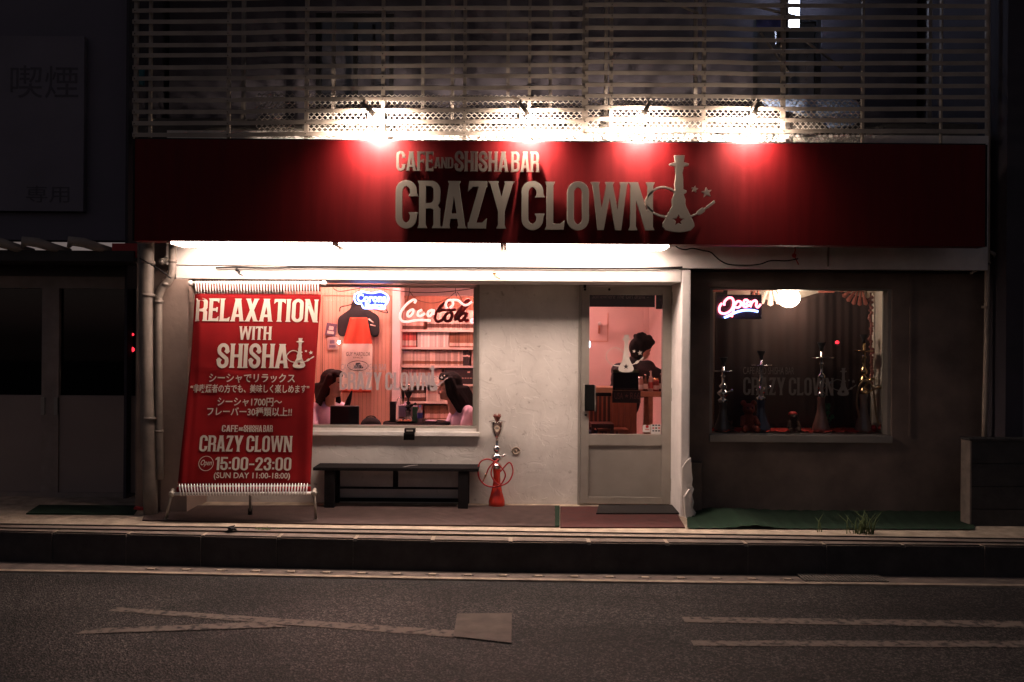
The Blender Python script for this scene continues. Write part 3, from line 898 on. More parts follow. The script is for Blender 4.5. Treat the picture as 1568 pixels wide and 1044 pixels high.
# beam, pier, wing wall
xb0, xb1 = X(268, YF), xj0 - .001
MB().box(xb0, xb1, YF, 0, ZB, ZT, bev=.008).build('beam', white_paint, shop)
mb = MB()
mb.box(xj0, xj1, YF, .1, -.08, ZT - .003, bev=.012)
o = mb.build('wing_wall', lit_white_paint, shop)
fl = VP(YF - .004)
edge = [(1044, 716), (1050, 706), (1057.5, 700), (1058.5, 722), (1060, 733), (1058.5, 742), (1062, 748), (1059, 757), (1062, 768), (1060, 777), (1065, 784), (1062, 792), (1068, 803), (1052, 806), (1048, 795), (1045, 780), (1043, 760)]
mb = MB().loops([[fl.ab(*p) for p in edge]], fl, lambda x, y: (x, y), 0, .022)
fl2 = VP(YF - .027)
mb.loops([[fl2.ab(*p) for p in [(1046, 760), (1054, 748), (1058, 764), (1055, 774), (1061, 783), (1057, 790), (1066, 803), (1052, 806), (1049, 792)]]], fl2, lambda x, y: (x, y), 0, .05)
mb.build('crumbled_plaster', plaster, shop)
MB().box(X(247, YF), X(288, YF), YF, .12, -.06, ZB - .001, bev=.008).build('side_pier', pier_wall, shop)
MB().box(X(200, YF), X(247, YF) - .004, YF + .12, .2, -.06, 3.2).build('corner_wall', dark_wall, shop)
# upper wall behind the sign, floor slab, upper storey
MB().box(X(252, YF), 4.15, YF + .02, 0, ZT + .012, 3.35).build('fascia_wall', white_paint, shop)
MB().box(X(200, -.4), 4.15, YF + .2, 6, 3.36, 3.5).build('upper_floor', concrete_dark, shop)
up_wall = mat('upper_wall', (.055, .047, .058), .9, vary=.3, scale=2)
mb = MB()
ux0, ux1 = -3.55, 4.15
wins = [(X(1150, .9), X(1255, .9), 3.9, 4.9), (X(480, .9), X(600, .9), 3.7, 4.9)]
xs_ = [ux0] + sorted([w for q in wins for w in q[:2]]) + [ux1]
for i in range(len(xs_) - 1):
    a, b = xs_[i], xs_[i + 1]
    hole = [q for q in wins if abs(q[0] - a) < 1e-6]
    if hole:
        mb.box(a, b, .9, 1.05, 3.5, hole[0][2]).box(a, b, .9, 1.05, hole[0][3], 6.2)
    else: mb.box(a, b, .9, 1.05, 3.5, 6.2)
mb.box(ux0, ux1, 1.9, 2.0, 3.5, 6.2)
mb.build('upper_wall', up_wall, shop)
for q in wins:
    f = MB().box(q[0], q[0] + .05, .92, .98, q[2], q[3]).box(q[1] - .05, q[1], .92, .98, q[2], q[3]).box(q[0] + .05, q[1] - .05, .92, .98, q[2], q[2] + .05).box(q[0] + .05, q[1] - .05, .92, .98, q[3] - .05, q[3]).box((q[0] + q[1]) / 2 - .02, (q[0] + q[1]) / 2 + .02, .925, .975, q[2] + .05, q[3] - .05).build('upper_window', black_metal, shop)
    MB().box(q[0] + .05, q[1] - .05, .945, .951, q[2] + .05, q[3] - .05).build('pane', pane_glass, f)
MB().box(ux0, ux1, -.45, 6, 6.2, 6.35).build('roof', concrete_dark, shop)
# ledge under the upper wall and the right hand wall with the show window
MB().box(xj1 + .003, 4.15, YF + .08, -.03, ZT + .001, ZT + .011 - .003).build('ledge', black_metal, shop)
SX0, SX1 = X(1087, YR), X(1366, YR); SZ0, SZ1 = Z(674, YR), Z(438, YR)
mb = MB()
mb.box(xj1 + .002, SX0, YR, -.1, -.1, ZT).box(SX1, xr, YR, -.1, -.1, ZT).box(SX0, SX1, YR, -.1, -.1, SZ0).box(SX0, SX1, YR, -.1, SZ1, ZT)
mb.build('block_wall', dark_wall, shop)
mb = MB()      # mortar lines and a panel edge of the block wall
for zz in (.62, .30):
    mb.box(xj1 + .1, xr - .05, YR - .001, YR + .002, zz, zz + .005)
mb.box(X(1392, YR), X(1395, YR), YR - .012, YR + .002, .7, ZT - .02)
mb.build('mortar_line', dark_wall, shop)
MB().box(xj1 + .003, X(1073, YR), YR - .1, YR - .003, -.06, Z(704, YR), bev=.005).build('plinth', dark_wall, shop)
MB().box(xr - .03, xr + .12, -.6, 4, -.1, 6.2).build('end_wall', up_wall, shop)
MB().box(X(196, .2), X(200, .2), .12, 4, -.1, 6.2).build('end_wall', up_wall, shop)
# inside of the room
IX0, IX1, IY = -2.75, 1.62, 2.3
mb = MB().box(IX0, IX1 - .0, IY, IY + .1, 0, 2.4).box(IX0 - .1, IX0, .12, IY, 0, 2.4).box(IX1, IX1 + .1, .12, IY, 0, 2.4)
mb.build('room_wall', room_wall, shop)
MB().box(IX0, IX1, .12, IY, -.06, .024).build('room_floor', room_floor, shop)
MB().box(IX0, IX1, .0, IY, 2.4, 2.5).build('room_ceiling', room_wall, shop)
# panelled partition on the left part, door opening at the right
px0, px1 = X(440, 1.15), X(601, 1.15)
mb = MB().box(IX0, px1, 1.15, 1.25, .01, 2.4)
mb.build('partition', room_panel, shop)
mb = MB()
for px in (494, 599):
    x = X(px, 1.15); mb.box(x - .006, x + .006, 1.143, 1.149, .3, Z(454, 1.15))
mb.box(X(494, 1.15), X(599, 1.15), 1.143, 1.149, Z(454, 1.15) - .004, Z(454, 1.15) + .004)
for k in range(26):
    x = X(450, 1.15) + k * .0405; mb.box(x, x + .003, 1.146, 1.149, .02, 2.35)
mb.build('panel_joint', mat('panel_joint', (.38, .20, .13), .7), shop)
mb = MB().box(px1, X(613, 1.15), 1.13, 1.5, .01, 2.4)
mb.build('corner_post', room_wall, shop)
# inner doorway
dx0, dx1 = X(998, IY), X(1040, IY); dzt = Z(475, IY)
mb = MB().box(dx0 - .1, dx0, IY - .03, IY - .001, .01, dzt + .1).box(dx1, dx1 + .1, IY - .03, IY - .001, .01, dzt + .1).box(dx0, dx1, IY - .03, IY - .001, dzt, dzt + .1)
o = mb.build('inner_doorway', room_wall, shop)
MB().box(dx0 + .05, dx1, IY - .012, IY - .002, .01, dzt - .06).build('door_leaf', wood_red, o)
o = MB().box(X(896, IY), X(930, IY), IY - .02, IY - .001, Z(522, IY), Z(521, IY) + .002).box(X(930, IY), X(931, IY), IY - .015, IY - .002, Z(522, IY), Z(478, IY)).build('wall_batten', room_panel, shop)

# window: aluminium frame, pane, decal
GY = .075
a0, a1 = XW0, XW1
z0, z1 = zs0, ZB
f = MB()
f.box(a1 - .022, a1, -.012, .06, z0 + .03, z1 - .002).box(a0, a0 + .022, -.012, .06, z0 + .03, z1 - .002)
f.box(a0 + .022, a1 - .022, .02, .1, z0 + .055, z0 + .078).box(a0 + .022, a1 - .022, .02, .1, z1 - .03, z1 - .002).box(a1 - .06, a1 - .022, .062, .1, z0 + .078, z1 - .03)
wf = f.build('window', alu, shop)
MB().box(a0, a1 + .012, -.05, .1, z0 - .012, z0 + .028, bev=.006).box(a0, a1 - .023, .005, .1, z0 + .03, z0 + .054).build('sill', white_paint, wf)
MB().box(a0 + .022, a1 - .06, GY, GY + .005, z0 + .078, z1 - .03).build('pane', pane_glass, wf)
decal_mat = mat('decal_grey', (.42, .36, .36), .8, vary=.1)
pl = VP(GY - .002)
mb = MB()
line_mb(mb, 'CRAZY CLOWN', pl, (520, 570, 658, 597), 0, .0012)
font_mb(mb, 'CAFE AND SHISHA BAR', pl, (522, 557, 592, 567), 0, .0012)
for g in split_loops(EMB): mb.loops(g, pl, emblem_tr(pl, 662, 559, 598), 0, .0012)
mb.build('decal', decal_mat, wf)

# door
door = MB()
dy0, dy1 = -.035, .03
dz0, dz1 = .032, Z(437.5, dy0)
dX0, dX1 = X(890, dy0), X(1028.5, dy0)
gx0, gx1 = X(902.5, dy0), X(1014.5, dy0); gz0, gz1 = Z(664, dy0), Z(450, dy0)
pz0, pz1 = Z(760, dy0), Z(681, dy0)
door.box(dX0, gx0, dy0, dy1, dz0, dz1, bev=.003).box(gx1, dX1, dy0, dy1, dz0, dz1, bev=.003)
door.box(gx0, gx1, dy0 + .002, dy1, gz1, dz1, bev=.003).box(gx0, gx1, dy0 + .002, dy1, pz1, gz0, bev=.003).box(gx0, gx1, dy0 + .002, dy1, dz0, pz0, bev=.003)
dr = door.build('door', alu, shop)
MB().box(gx0, gx1, dy0 + .02, dy1 - .01, pz0, pz1).build('kick_panel', alu_panel, dr)
MB().box(gx0, gx1, -.003, .003, gz0, gz1).build('pane', pane_glass, dr)
q0, q1 = X(896, -.06), X(911, -.06)
MB().box(q0, q1, -.075, dy0, Z(628, -.06), Z(588, -.06), bev=.006).build('push_plate', mat('rubber_black', (.008, .008, .008), .9, spec=.05), dr)
MB().box(q0 - .012, q0 - .002, -.085, dy0, Z(629, -.06), Z(587, -.06), bev=.003).box(q1 + .002, q1 + .010, -.07, dy0, Z(629, -.06), Z(589, -.06), bev=.003).build('handle_rail', alu, dr)
for py in (457, 604, 742):
    c = P(1029, py, -.04); MB().box(c.x - .012, c.x + .008, -.06, -.03, c.z - .06, c.z + .06, bev=.003).build('hinge', alu, dr)
c = P(897, 635, -.05); MB().ball(c, .012, 10, 8).build('lock', black_metal, dr)
for px in (896, 933): MB().ball(P(px, 443, -.04), .012, 10, 8).build('bolt', black_metal, dr)
MB().box(X(893, -.05), X(897, -.05), -.06, -.036, Z(440, -.05), Z(434, -.05), bev=.002).build('top_pivot', black_metal, dr)
fr = MB()
fr.box(XD0 - .02, dX0 - .004, -.03, .05, 0, zdt + .02).box(dX1 + .004, XD1 + .02, -.03, .05, 0, zdt + .02).box(dX0 - .004, dX1 + .004, -.03, .05, dz1 + .004, zdt + .02)
fr.build('door_frame', alu_panel, shop)
pl = VP(-.006)
mb = MB()
for g in split_loops(EMB_FULL): mb.loops(g, pl, emblem_tr(pl, 958.5, 512, 570), 0, .0015)
mb.build('decal', mat('decal_white', (.66, .58, .52), .8), dr)
o = MB().box(X(985, -.006), X(996.5, -.006), -.0085, -.0065, Z(660, 0), Z(649, 0)).build('sticker', mat('sticker_white', (.72, .66, .62), .6), dr)
mb = MB(); c = P(991, 653, -.0095)
mb.loops([star(c.x, c.z, .018, 0, .7)], Plane((0, -.0095, 0), (1, 0, 0), (0, 0, 1)), lambda x, y: (x, y), 0, .001); mb.box(c.x - .02, c.x + .02, -.0095, -.0088, c.z - .032, c.z - .026)
mb.build('sticker_print', red_paint, o)
o = MB().box(X(997.5, -.006), X(1012.5, -.006), -.0085, -.0065, Z(663, 0), Z(648, 0)).build('sticker', MATS['sticker_white'], dr)
mb = MB(); cs = [black_metal, red_paint, denim, turf]
for i in range(3):
    for j in range(3):
        c = P(1000.5 + i * 4.3, 651 + j * 4.3, -.0095); nf = len(mb.bm.faces)
        mb.box(c.x - .009, c.x + .009, -.0095, -.0088, c.z - .006, c.z + .006)
        mb.bm.faces.ensure_lookup_table()
        for ff in list(mb.bm.faces)[nf:]: ff.material_index = (i * 2 + j) % 4
mb.build('sticker_print', cs, o)

# show window (shallow box)
f = MB()
gy = YR + .12
f.box(SX0, SX0 + .03, YR + .02, YR + .15, SZ0 + .07, SZ1).box(SX1 - .03, SX1, YR + .02, YR + .15, SZ0 + .07, SZ1).box(SX0, SX1, YR - .03, YR + .15, SZ0, SZ0 + .065, bev=.005).box(SX0 + .03, SX1 - .03, YR + .02, YR + .15, SZ1 - .014, SZ1)
sw = f.build('show_window', alu_panel, shop)
MB().box(SX0 + .03, SX1 - .03, gy, gy + .005, SZ0 + .066, SZ1 - .014).build('pane', pane_glass, sw)
pl = VP(gy - .002); mb = MB()
line_mb(mb, 'CRAZY CLOWN', pl, (1138, 578, 1276, 605), 0, .0012)
font_mb(mb, 'CAFE AND SHISHA BAR', pl, (1138, 562, 1216, 573), 0, .0012)
for g in split_loops(EMB): mb.loops(g, pl, emblem_tr(pl, 1291, 563, 606), 0, .0012)
mb.build('decal', mat('decal_dim', (.20, .17, .15), .85), sw)
BXB = .32
mb = MB().box(SX0 - .1, SX1 + .1, -.099, BXB, SZ0 - .05, SZ0 + .06)
mb.build('display_shelf', wood_red, shop)
mb = MB().box(SX0 - .12, SX1 + .12, BXB, BXB + .05, SZ0, ZT + .1).box(SX0 - .12, SX0 - .08, -.099, BXB, SZ0 + .06, ZT + .1).box(SX1 + .0, SX1 + .04, -.099, BXB, SZ0 + .06, ZT + .1).box(SX0 - .08, SX1, -.099, BXB, ZT + .02, ZT + .1)
mb.build('display_box', mat('box_white', (.60, .50, .42), .8, vary=.2, scale=3), shop)

# ================================================================== NEIGHBOURS
nb = thing('neighbour_building', 'dark neighbouring shop with sliding doors at the left edge', 'building', (-5, .2, 0))
nw = mat('neighbour_wall', (.14, .12, .115), .85, vary=.2, scale=2)
nblue = mat('neighbour_board', (.19, .17, .20), .8, vary=.15, scale=1.5)
nx0, nx1 = -9.5, X(196, .2) - .003
MB().box(nx0, nx1, .28, 4, -.1, 2.3).build('wall', nw, nb)
mb = MB().box(nx0, nx1, .2, .279, Z(446, .2), Z(428, .2)).box(nx0, nx1, .2, .279, 0, .06)
for px in (-160, 64, 90, 208): mb.box(X(px, .2), X(px + (26 if px == 64 else 10), .2) , .2, .279, .06, Z(446, .2)) if px != 90 else None
mb.build('door_frame', mat('frame_dim', (.30, .24, .21), .7), nb)
for a, b in ((-150, 64), (91, 208)):
    dd = MB().box(X(a, .22), X(b, .22), .22, .278, .06, Z(610, .22)).build('sliding_door', mat('sliding_panel', (.30, .235, .21), .7, vary=.12, scale=1.2), nb)
    MB().box(X(a, .22), X(b, .22), .245, .252, Z(610, .22), Z(446, .22)).build('pane', glass('dark_pane', (.25, .25, .28)) if 'dark_pane' not in MATS else MATS['dark_pane'], dd)
    MB().box(X(64 if a < 0 else 84, .2) - (.0 if a < 0 else -.0) , X(70 if a < 0 else 90, .2), .185, .219, Z(640, .2), Z(613, .2), bev=.004).build('handle', alu, dd)
MB().box(X(0, .27), X(22, .27), .262, .272, Z(572, .27), Z(542, .27)).build('notice', mat('notice_grey', (.22, .19, .185), .8), nb)
MB().box(X(22, .27), X(62, .27), .262, .272, Z(598, .27), Z(570, .27)).build('notice', MATS['notice_grey'], nb)
# tiled eave
ye = -.25
MB().box(nx0, X(204, ye), ye, .28, Z(404, ye), Z(388, ye)).build('eave', mat('eave_dark', (.05, .045, .045), .8), nb)
rt = mat('roof_tile', (.38, .32, .27), .75, vary=.3, scale=6)
for px in (-150, -70, 5, 62, 132):
    c = P(px, 380, ye)
    pts = [c + Vector((-.10 + .02 * k, -.05 + .05 * k, .035 - .002 * k * k)) for k in range(6)]
    mb = MB().tube([c + Vector((-.13, -.06, .0)), c + Vector((-.10, -.08, .055)), c + Vector((.0, -.05, .045)), c + Vector((.12, 0, .005)), c + Vector((.22, .1, -.02))], [.015, .045, .045, .04, .03], 12)
    mb.build('roof_tile', rt, nb)
MB().box(X(172, -.2), X(252, -.2), -.22, -.2, Z(399, -.2), Z(377, -.2)).build('red_fascia', red_paint, nb)
MB().box(X(236, -.2), X(250, -.2), -.217, -.2, Z(430, -.2), Z(399.3, -.2)).build('red_fascia', red_paint, nb)
# upper sign board with dark characters
MB().box(nx0, X(200, .2) - .005, .22, .4, Z(372, .2), 6.2).build('upper_wall', mat('neighbour_upper', (.15, .135, .165), .85, vary=.1, scale=1), nb)
bd = MB().box(nx0 + 2, X(126, .15), .15, .2, Z(328, .15), Z(60, .15)).build('sign_board', nblue, nb)
pl = VP(.149); mb = MB()
font_mb(mb, '喫煙', pl, (16, 100, 120, 150), 0, .002)
font_mb(mb, '専用', pl, (40, 284, 106, 310), 0, .002)
mb.build('lettering', mat('letter_dim', (.10, .09, .105), .8), bd)
for k, (px, py) in enumerate(((202.5, 512), (202, 535))):  # red reflections in the glass, added as glowing beads with lens and housing
    t = thing('signal_lamp', ['faint upper red light glowing in the dark sliding door glass', 'brighter lower red light glowing in the dark sliding door glass'][k], 'red light', P(px, py, .3))
    c = P(px, py, .24)
    MB().lathe(c + Vector((0, 0, 0)), [(.03, -.02), (.034, 0), (.03, .02)], 12).build('housing', black_metal, t) if False else None
    MB().ball(c, .024 if k else .017, 12, 8, sc=(1.1, .5, .75 if k == 0 else 1)).build('lens', emis('red_lens', (1, .03, .05), 1.6), t)
    MB().box(c.x - .035, c.x + .035, .251 + .002, .275, c.z - .035, c.z + .035, bev=.006).build('housing', black_metal, t)

nr = thing('neighbour_building', 'black neighbouring house beyond the pole at the right edge', 'building', (5, 0, 0))
MB().box(xr + .125, 9.5, .1, 4, -.1, 6.2).build('wall', nblue, nr)
MB().box(X(1530, -.3), 9.5, -.3, .1, Z(403, -.3), Z(396, -.3)).build('eave', MATS['eave_dark'], nr)
for k in range(7):
    c = P(1524 + k * 16 + (4 if k > 1 else 0), 396, -.4)
    mb = MB().tube([c + Vector((-.06, -.02, .06 + .05 * (k % 2))), c + Vector((-.02, -.02, .04 + .04 * (k % 2))), c + Vector((.02, 0, .0)), c + Vector((.05, 0, -.03))], [.012, .018, .018, .01], 8)
    mb.build('roof_tile', rt, nr)
# low block wall
bw = thing('block_wall', 'low dark concrete block wall at the right end of the apron', 'wall', (4.1, -.7, pz(-.7)))
yb0, yb1 = -.78, -.64
bx0 = X(1487, yb0)
zt = Z(670, yb0)
mb = MB()
nz_ = 4
for k in range(nz_):
    za = pz(-.7) - .05 + (zt + .05 - pz(-.7)) * k / nz_; zb = pz(-.7) - .05 + (zt + .05 - pz(-.7)) * (k + 1) / nz_
    mb.box(bx0, bx0 + 4, yb0, yb1, za + .002, zb - .002, bev=.004)
mb.build('block_course', mat('block_grey', (.055, .05, .047), .9, vary=.35, scale=9, bump=.5, bscale=50), bw)
MB().box(bx0 - .006, bx0 + .012, yb0 - .006, yb1 + .006, pz(-.7) - .05, zt - .001, bev=.006).build('end_block', mat('block_pale', (.22, .18, .15), .9, vary=.35, scale=9, bump=.5, bscale=50), bw)  # paler slab added for the lit left face of the wall
MB().box(bx0 - .012, bx0 + 4, yb0 - .01, yb1 + .01, zt + .001, zt + .02, bev=.004).build('coping', MATS['block_grey'], bw)

# ================================================================== SIGN BOARD
SP = VP(YS)
sa = SP.box(206, 217, 1509, 373)
sign = thing('signboard', 'long red sign board with raised metal letters above the shop front', 'sign', (0, YS, 2.4))
s0, s1 = sa[0], sa[2]; sz0, sz1 = sa[1], sa[3]
MB().box(s0, s1, YS, YS + .14, sz0, sz1, bev=.004).build('panel', sign_red, sign)
mb = MB().box(s0 - .006, s1 + .006, YS + .012, YS + .16, sz1 + .001, sz1 + .012).box(s0 - .014, s0 - .001, YS - .002, YS + .15, sz0, sz1).box(s1 + .001, s1 + .014, YS - .002, YS + .15, sz0, sz1)
mb.build('edge_trim', MATS['black_metal'], sign)
for x in (-2.6, -1.2, .2, 1.6, 3.0): MB().box(x - .025, x + .025, YS + .161, YF + .01, sz1 - .12, sz1 - .07).build('bracket', pipe_paint, sign)
def sign_letter(c, mb):
    o = mb.build('letter', letter_face, sign)
    b = o.modifiers.new('bevel', 'BEVEL'); b.width = .004; b.segments = 2; b.limit_method = 'ANGLE'; b.angle_limit = R(50)
OFF, TH = .022, .03
for tx, bx in (('CRAZY', (607, 278.5, 786, 350.5)), ('CLOWN', (798.5, 280, 998.5, 353)), ('CAFE', (608, 233.5, 664, 263)), ('AND', (666, 242.5, 694.5, 259)), ('SHISHA', (697, 233.5, 778, 264)), ('BAR', (783, 234, 825, 264.5))):
    put_word(tx, SP, bx, OFF, TH, sign_letter, gap=.05 if tx == 'CRAZY' else .065)
for k, g in enumerate(split_loops(EMB)):
    mb = MB().loops(g, SP, emblem_tr(SP, 1037, 238.5, 356.5), OFF, TH)
    big = len(g) > 1 or max(p[1] for p in g[0]) - min(p[1] for p in g[0]) > .3
    o = mb.build('water_pipe_emblem' if big else 'star', letter_face, sign)
    b = o.modifiers.new('bevel', 'BEVEL'); b.width = .003; b.segments = 2; b.limit_method = 'ANGLE'; b.angle_limit = R(50)

# lamps over the sign
bulb_mat = emis('bulb_glow', (1.0, .80, .66), BULB)
LPX = [(577, 557, 'leftmost of the four sign lamps, lighting the board left of the small lettering'), (812, 797, 'second sign lamp from the left, shining on the end of the small lettering'),
       (982, 994, 'third sign lamp from the left, shining above the last letters'), (1152, 1161, 'rightmost of the four sign lamps, right of the water pipe emblem')]
LY = YS - .085
for px, ax, lab in LPX:
    c = P(px, 179, LY)
    t = thing('sign_lamp', lab, 'lamp', c, 'sign lamps over the red board')
    a = P(ax, 159, LY + .02)
    MB().tube(spline([(a.x, -.74, c.z + .02), (a.x, -.84, c.z + .12), (a.x, LY + .06, c.z + .15), tuple(a)], 6), .009, 8).build('arm', pipe_paint, t)
    d = (c - a).normalized()
    MB().tube([a - d * .02, a + d * .02, a + d * .06, c - d * .015], [.009, .017, .018, .024], 14).build('socket', pipe_paint, t)
    MB().ball(c + d * .02, .031, 16, 10).build('bulb', bulb_mat, t)
    sl = bpy.data.lights.new('lamp_beam', 'SPOT'); sl.energy = SPOT; sl.color = (1.0, .80, .66); sl.spot_size = R(154); sl.spot_blend = .85; sl.shadow_soft_size = .03
    so = bpy.data.objects.new('lamp_beam', sl); col.objects.link(so); so.parent = t
    so.matrix_parent_inverse = Matrix.Identity(4); so.location = (0, 0, -.02)
    so.rotation_euler = Vector((0, .88, -.47)).to_track_quat('-Z', 'Y').to_euler()

# tube lights under the sign
TY = YF - .26
tz = Z(374, TY)
tube_mat = emis('tube_glow', (1.0, .755, .635), TUBE)
ends = [(268, 517), (519, 769), (771, 1022)]
for k, (a, b) in enumerate(ends):
    xa, xb = X(a, TY), X(b, TY)
    t = thing('batten_light', ['left white batten light tucked under the sign board above the banner', 'middle white batten light tucked under the sign board above the windowsill bench', 'right white batten light ending above the glass door'][k], 'light', ((xa + xb) / 2, TY, tz), 'batten lights under the sign')
    yA, yB = YF - .42, YF - .11
    MB().box(xa, xb, yA - .01, yB + .01, tz + .002, tz + .06, bev=.004).build('housing', white_paint, t)
    MB().box(xa, xa + .02, yA, yB, tz - .034, tz + .001, bev=.003).build('end_cap', white_paint, t)
    MB().box(xb - .02, xb, yA, yB, tz - .034, tz + .001, bev=.003).build('end_cap', white_paint, t)
    MB().box(xa + .021, xb - .021, yA + .005, yB - .005, tz - .030, tz + .001, bev=.006).build('diffuser', tube_mat, t)
    MB().box(xa + .1, xa + .14, yB + .011, YF + .02, tz + .03, tz + .05).build('bracket', white_paint, t)
    MB().box(xb - .14, xb - .1, yB + .011, YF + .02, tz + .03, tz + .05).build('bracket', white_paint, t)

# ================================================================== LOUVRE SCREEN
LV = -.79
scr = thing('louvre_screen', 'wide slatted metal screen with vertical posts above the red sign', 'screen', (0, LV, sz1))
VPL = VP(LV)
rows = [-22.3, -4.8, 12.8, 30, 48, 66, 82, 100, 117, 134.5, 151.5, 169, 186.5, 204]
def slat_y(r, px):
    dy = 0
    if px < 895: dy = (px - 784) * -.0028 + (1.2 if px < 400 else 0)
    else: dy = -3.0 + (px - 895) * .0012 - (1.2 if px < 1120 else 0)
    if r < 125: dy *= 1.3
    return r + dy
for i, r in enumerate(rows):
    for seg in ((203, 893), (896, 1512)):
        n = 12; mb = MB(); js = random.uniform(-.8, .8)
        prev = None
        for k in range(n + 1):
            px = seg[0] + (seg[1] - seg[0]) * k / n
            yy = slat_y(r, px) + js * math.sin(k / n * 3.1) + (random.uniform(-.3, .3))
            q = VPL.hit(px, yy)
            h = .0165
            ring = [mb.bm.verts.new((q.x, q.y + oy, q.z + oz)) for oy, oz in ((-.006, -h), (-.008, h), (.004, h + .006), (.008, -h + .004))]
            if prev:
                for j in range(4): mb.bm.faces.new((prev[j], prev[(j + 1) % 4], ring[(j + 1) % 4], ring[j]))
            else: mb.bm.faces.new(list(reversed(ring)))
            prev = ring
        mb.bm.faces.new(prev)
        mb.build('slat', slat_paint, scr)
for px, yy, w in ((206, 217, .03), (228, 216, .022), (348, 216, .026), (467, 216, .03), (584, 216, .03), (709, 217, .03), (808, 218, .026), (893, 218, .05), (933, 218, .028), (1075, 219, .03), (1196, 219, .035), (1318, 219, .02), (1438, 220, .014)):
    x = X(px, LV + .03)
    zb_ = Z(yy + 6, LV + .03)
    MB().box(x - w / 2, x + w / 2, LV + .012, LV + .045, zb_ - .03, 5.2).build('post', slat_paint, scr)
    if w > .025:
        mb = MB()
        for r in rows:
            q = VPL.hit(px, slat_y(r, px)); mb.ball((x, LV - .009, q.z), .005, 6, 4)
        mb.build('rivet', black_metal, scr)
for a, b in (((1165, 50), (1212, 118)), ((1230, 60), (1290, 105)), ((1150, 8), (1240, 30)), ((1000, -8), (1070, 20))):
    MB().tube([P(*a, -.3), P(*b, -.3)], .012, 8).build('brace', pipe_paint, scr)
for px in (370, 508, 645, 690, 775, 840, 925, 1062, 1420):
    x = X(px, -.2); MB().box(x - .015, x + .015, -.22, -.18, 3.37, 5.2).build('rear_post', pipe_paint, scr)

# expanded metal panel behind the slats
MYP = -.70
mesh_t = thing('mesh_panel', 'expanded metal mesh panel behind the lowest slats, lit by the sign lamps', 'mesh panel', (0, MYP, 3.2))
MP = VP(MYP)
mx0, mx1 = X(390, MYP), X(1320, MYP)
mz0 = Z(221, MYP); mz1 = Z(147, MYP)
def mesh_sheet(xa, xb, za, zb):
    mb = MB(); pw, ph = .047, .0255
    nxp = int((xb - xa) / (pw / 2)); nr = int((zb - za) / ph)
    for r in range(nr + 1):
        prev = None
        zc = za + r * ph
        for k in range(nxp + 1):
            x = xa + k * pw / 2
            z = zc + (ph / 2 - .0035) * (1 if (k + r) % 2 else -1)
            t = .0042
            rg = [mb.bm.verts.new((x, MYP + oy, z + oz)) for oy, oz in ((-.004, -t), (-.002, t), (.004, t), (.002, -t))]
            if prev:
                for j in range(4): mb.bm.faces.new((prev[j], prev[(j + 1) % 4], rg[(j + 1) % 4], rg[j]))
            prev = rg
    return mb
cuts = [mx0, X(452, MYP), X(470, MYP), X(709, MYP), X(711, MYP), X(928, MYP), X(935, MYP), X(1196, MYP), X(1206, MYP), mx1]
for i in range(0, 10, 2):
    mesh_sheet(cuts[i], cuts[i + 1], mz0, mz1 + (.0 if i != 8 else -.02)).build('mesh_sheet', steel_mesh, mesh_t)
# behind it: pale blue tapered board, lit stair window tube
mb = MB()
pts = [(1165, 152), (1215, 150.5), (1280, 151), (1308, 157), (1313, 168), (1312, 182), (1303, 193), (1272, 196), (1262, 190), (1232, 178), (1195, 168), (1172, 162)]
BP = VP(-.42)
mb.loops([[tuple(v[:2]) for v in spline([(*BP.ab(*p), 0) for p in pts + pts[:1]], 5)][:-1]], BP, lambda x, y: (x, y), 0, .05)
t = mb.build('plastic_board', mat('pale_blue', (.24, .33, .52), .5, vary=.15, scale=3))
tag(t, 'pale blue tapered plastic board lying behind the mesh panel', 'board')
b = t.modifiers.new('bevel', 'BEVEL'); b.width = .012; b.segments = 2; b.limit_method = 'ANGLE'; b.angle_limit = R(50)
MB().box(X(1160, -.4), X(1315, -.4), -.44, -.28, 3.3, 3.345).build('shelf_board', concrete_dark, shop)
ft = thing('window_light', 'bluish white upright tube light shining through the upstairs window', 'light', P(1217, 30, .7))
c = P(1217, 20, .7)
MB().box(c.x - .05, c.x + .05, .66, .74, Z(42, .7), Z(40, .7), bev=.006).box(c.x - .05, c.x + .05, .66, .74, 5.3, 5.34, bev=.006).box(c.x - .05, c.x + .05, .745, .76, Z(41, .7), 5.3).build('housing', alu, ft)
MB().tube([(c.x, .70, Z(40, .7)), (c.x, .70, 5.3)], .045, 14).build('tube', emis('cold_tube', (.62, .72, 1.0), 14.0), ft)
for k, (pa, pb, lab) in enumerate((((1158, 28, 1200, 42), 0, 'dim blue cloth hanging behind slats left of the upright tube light'), ((207, 101, 221, 130), 0, 'small teal rag seen behind the left end of the slats'))):
    q = P(pa[0], pa[3], .3 if k == 0 else -.5); r = P(pa[2], pa[1], .3 if k == 0 else -.5)
    mb = MB().grid(10, 8, lambda u, v: (q.x + (r.x - q.x) * u, q.y + .02 * math.sin(u * 9), q.z + (r.z - q.z) * v))
    o = mb.build('hanging_cloth', mat('cloth_blue' if k == 0 else 'cloth_teal', (.05, .06, .20) if k == 0 else (.04, .16, .20), .9))
    so = o.modifiers.new('solid', 'SOLIDIFY'); so.thickness = .006
    tag(o, lab, 'cloth')

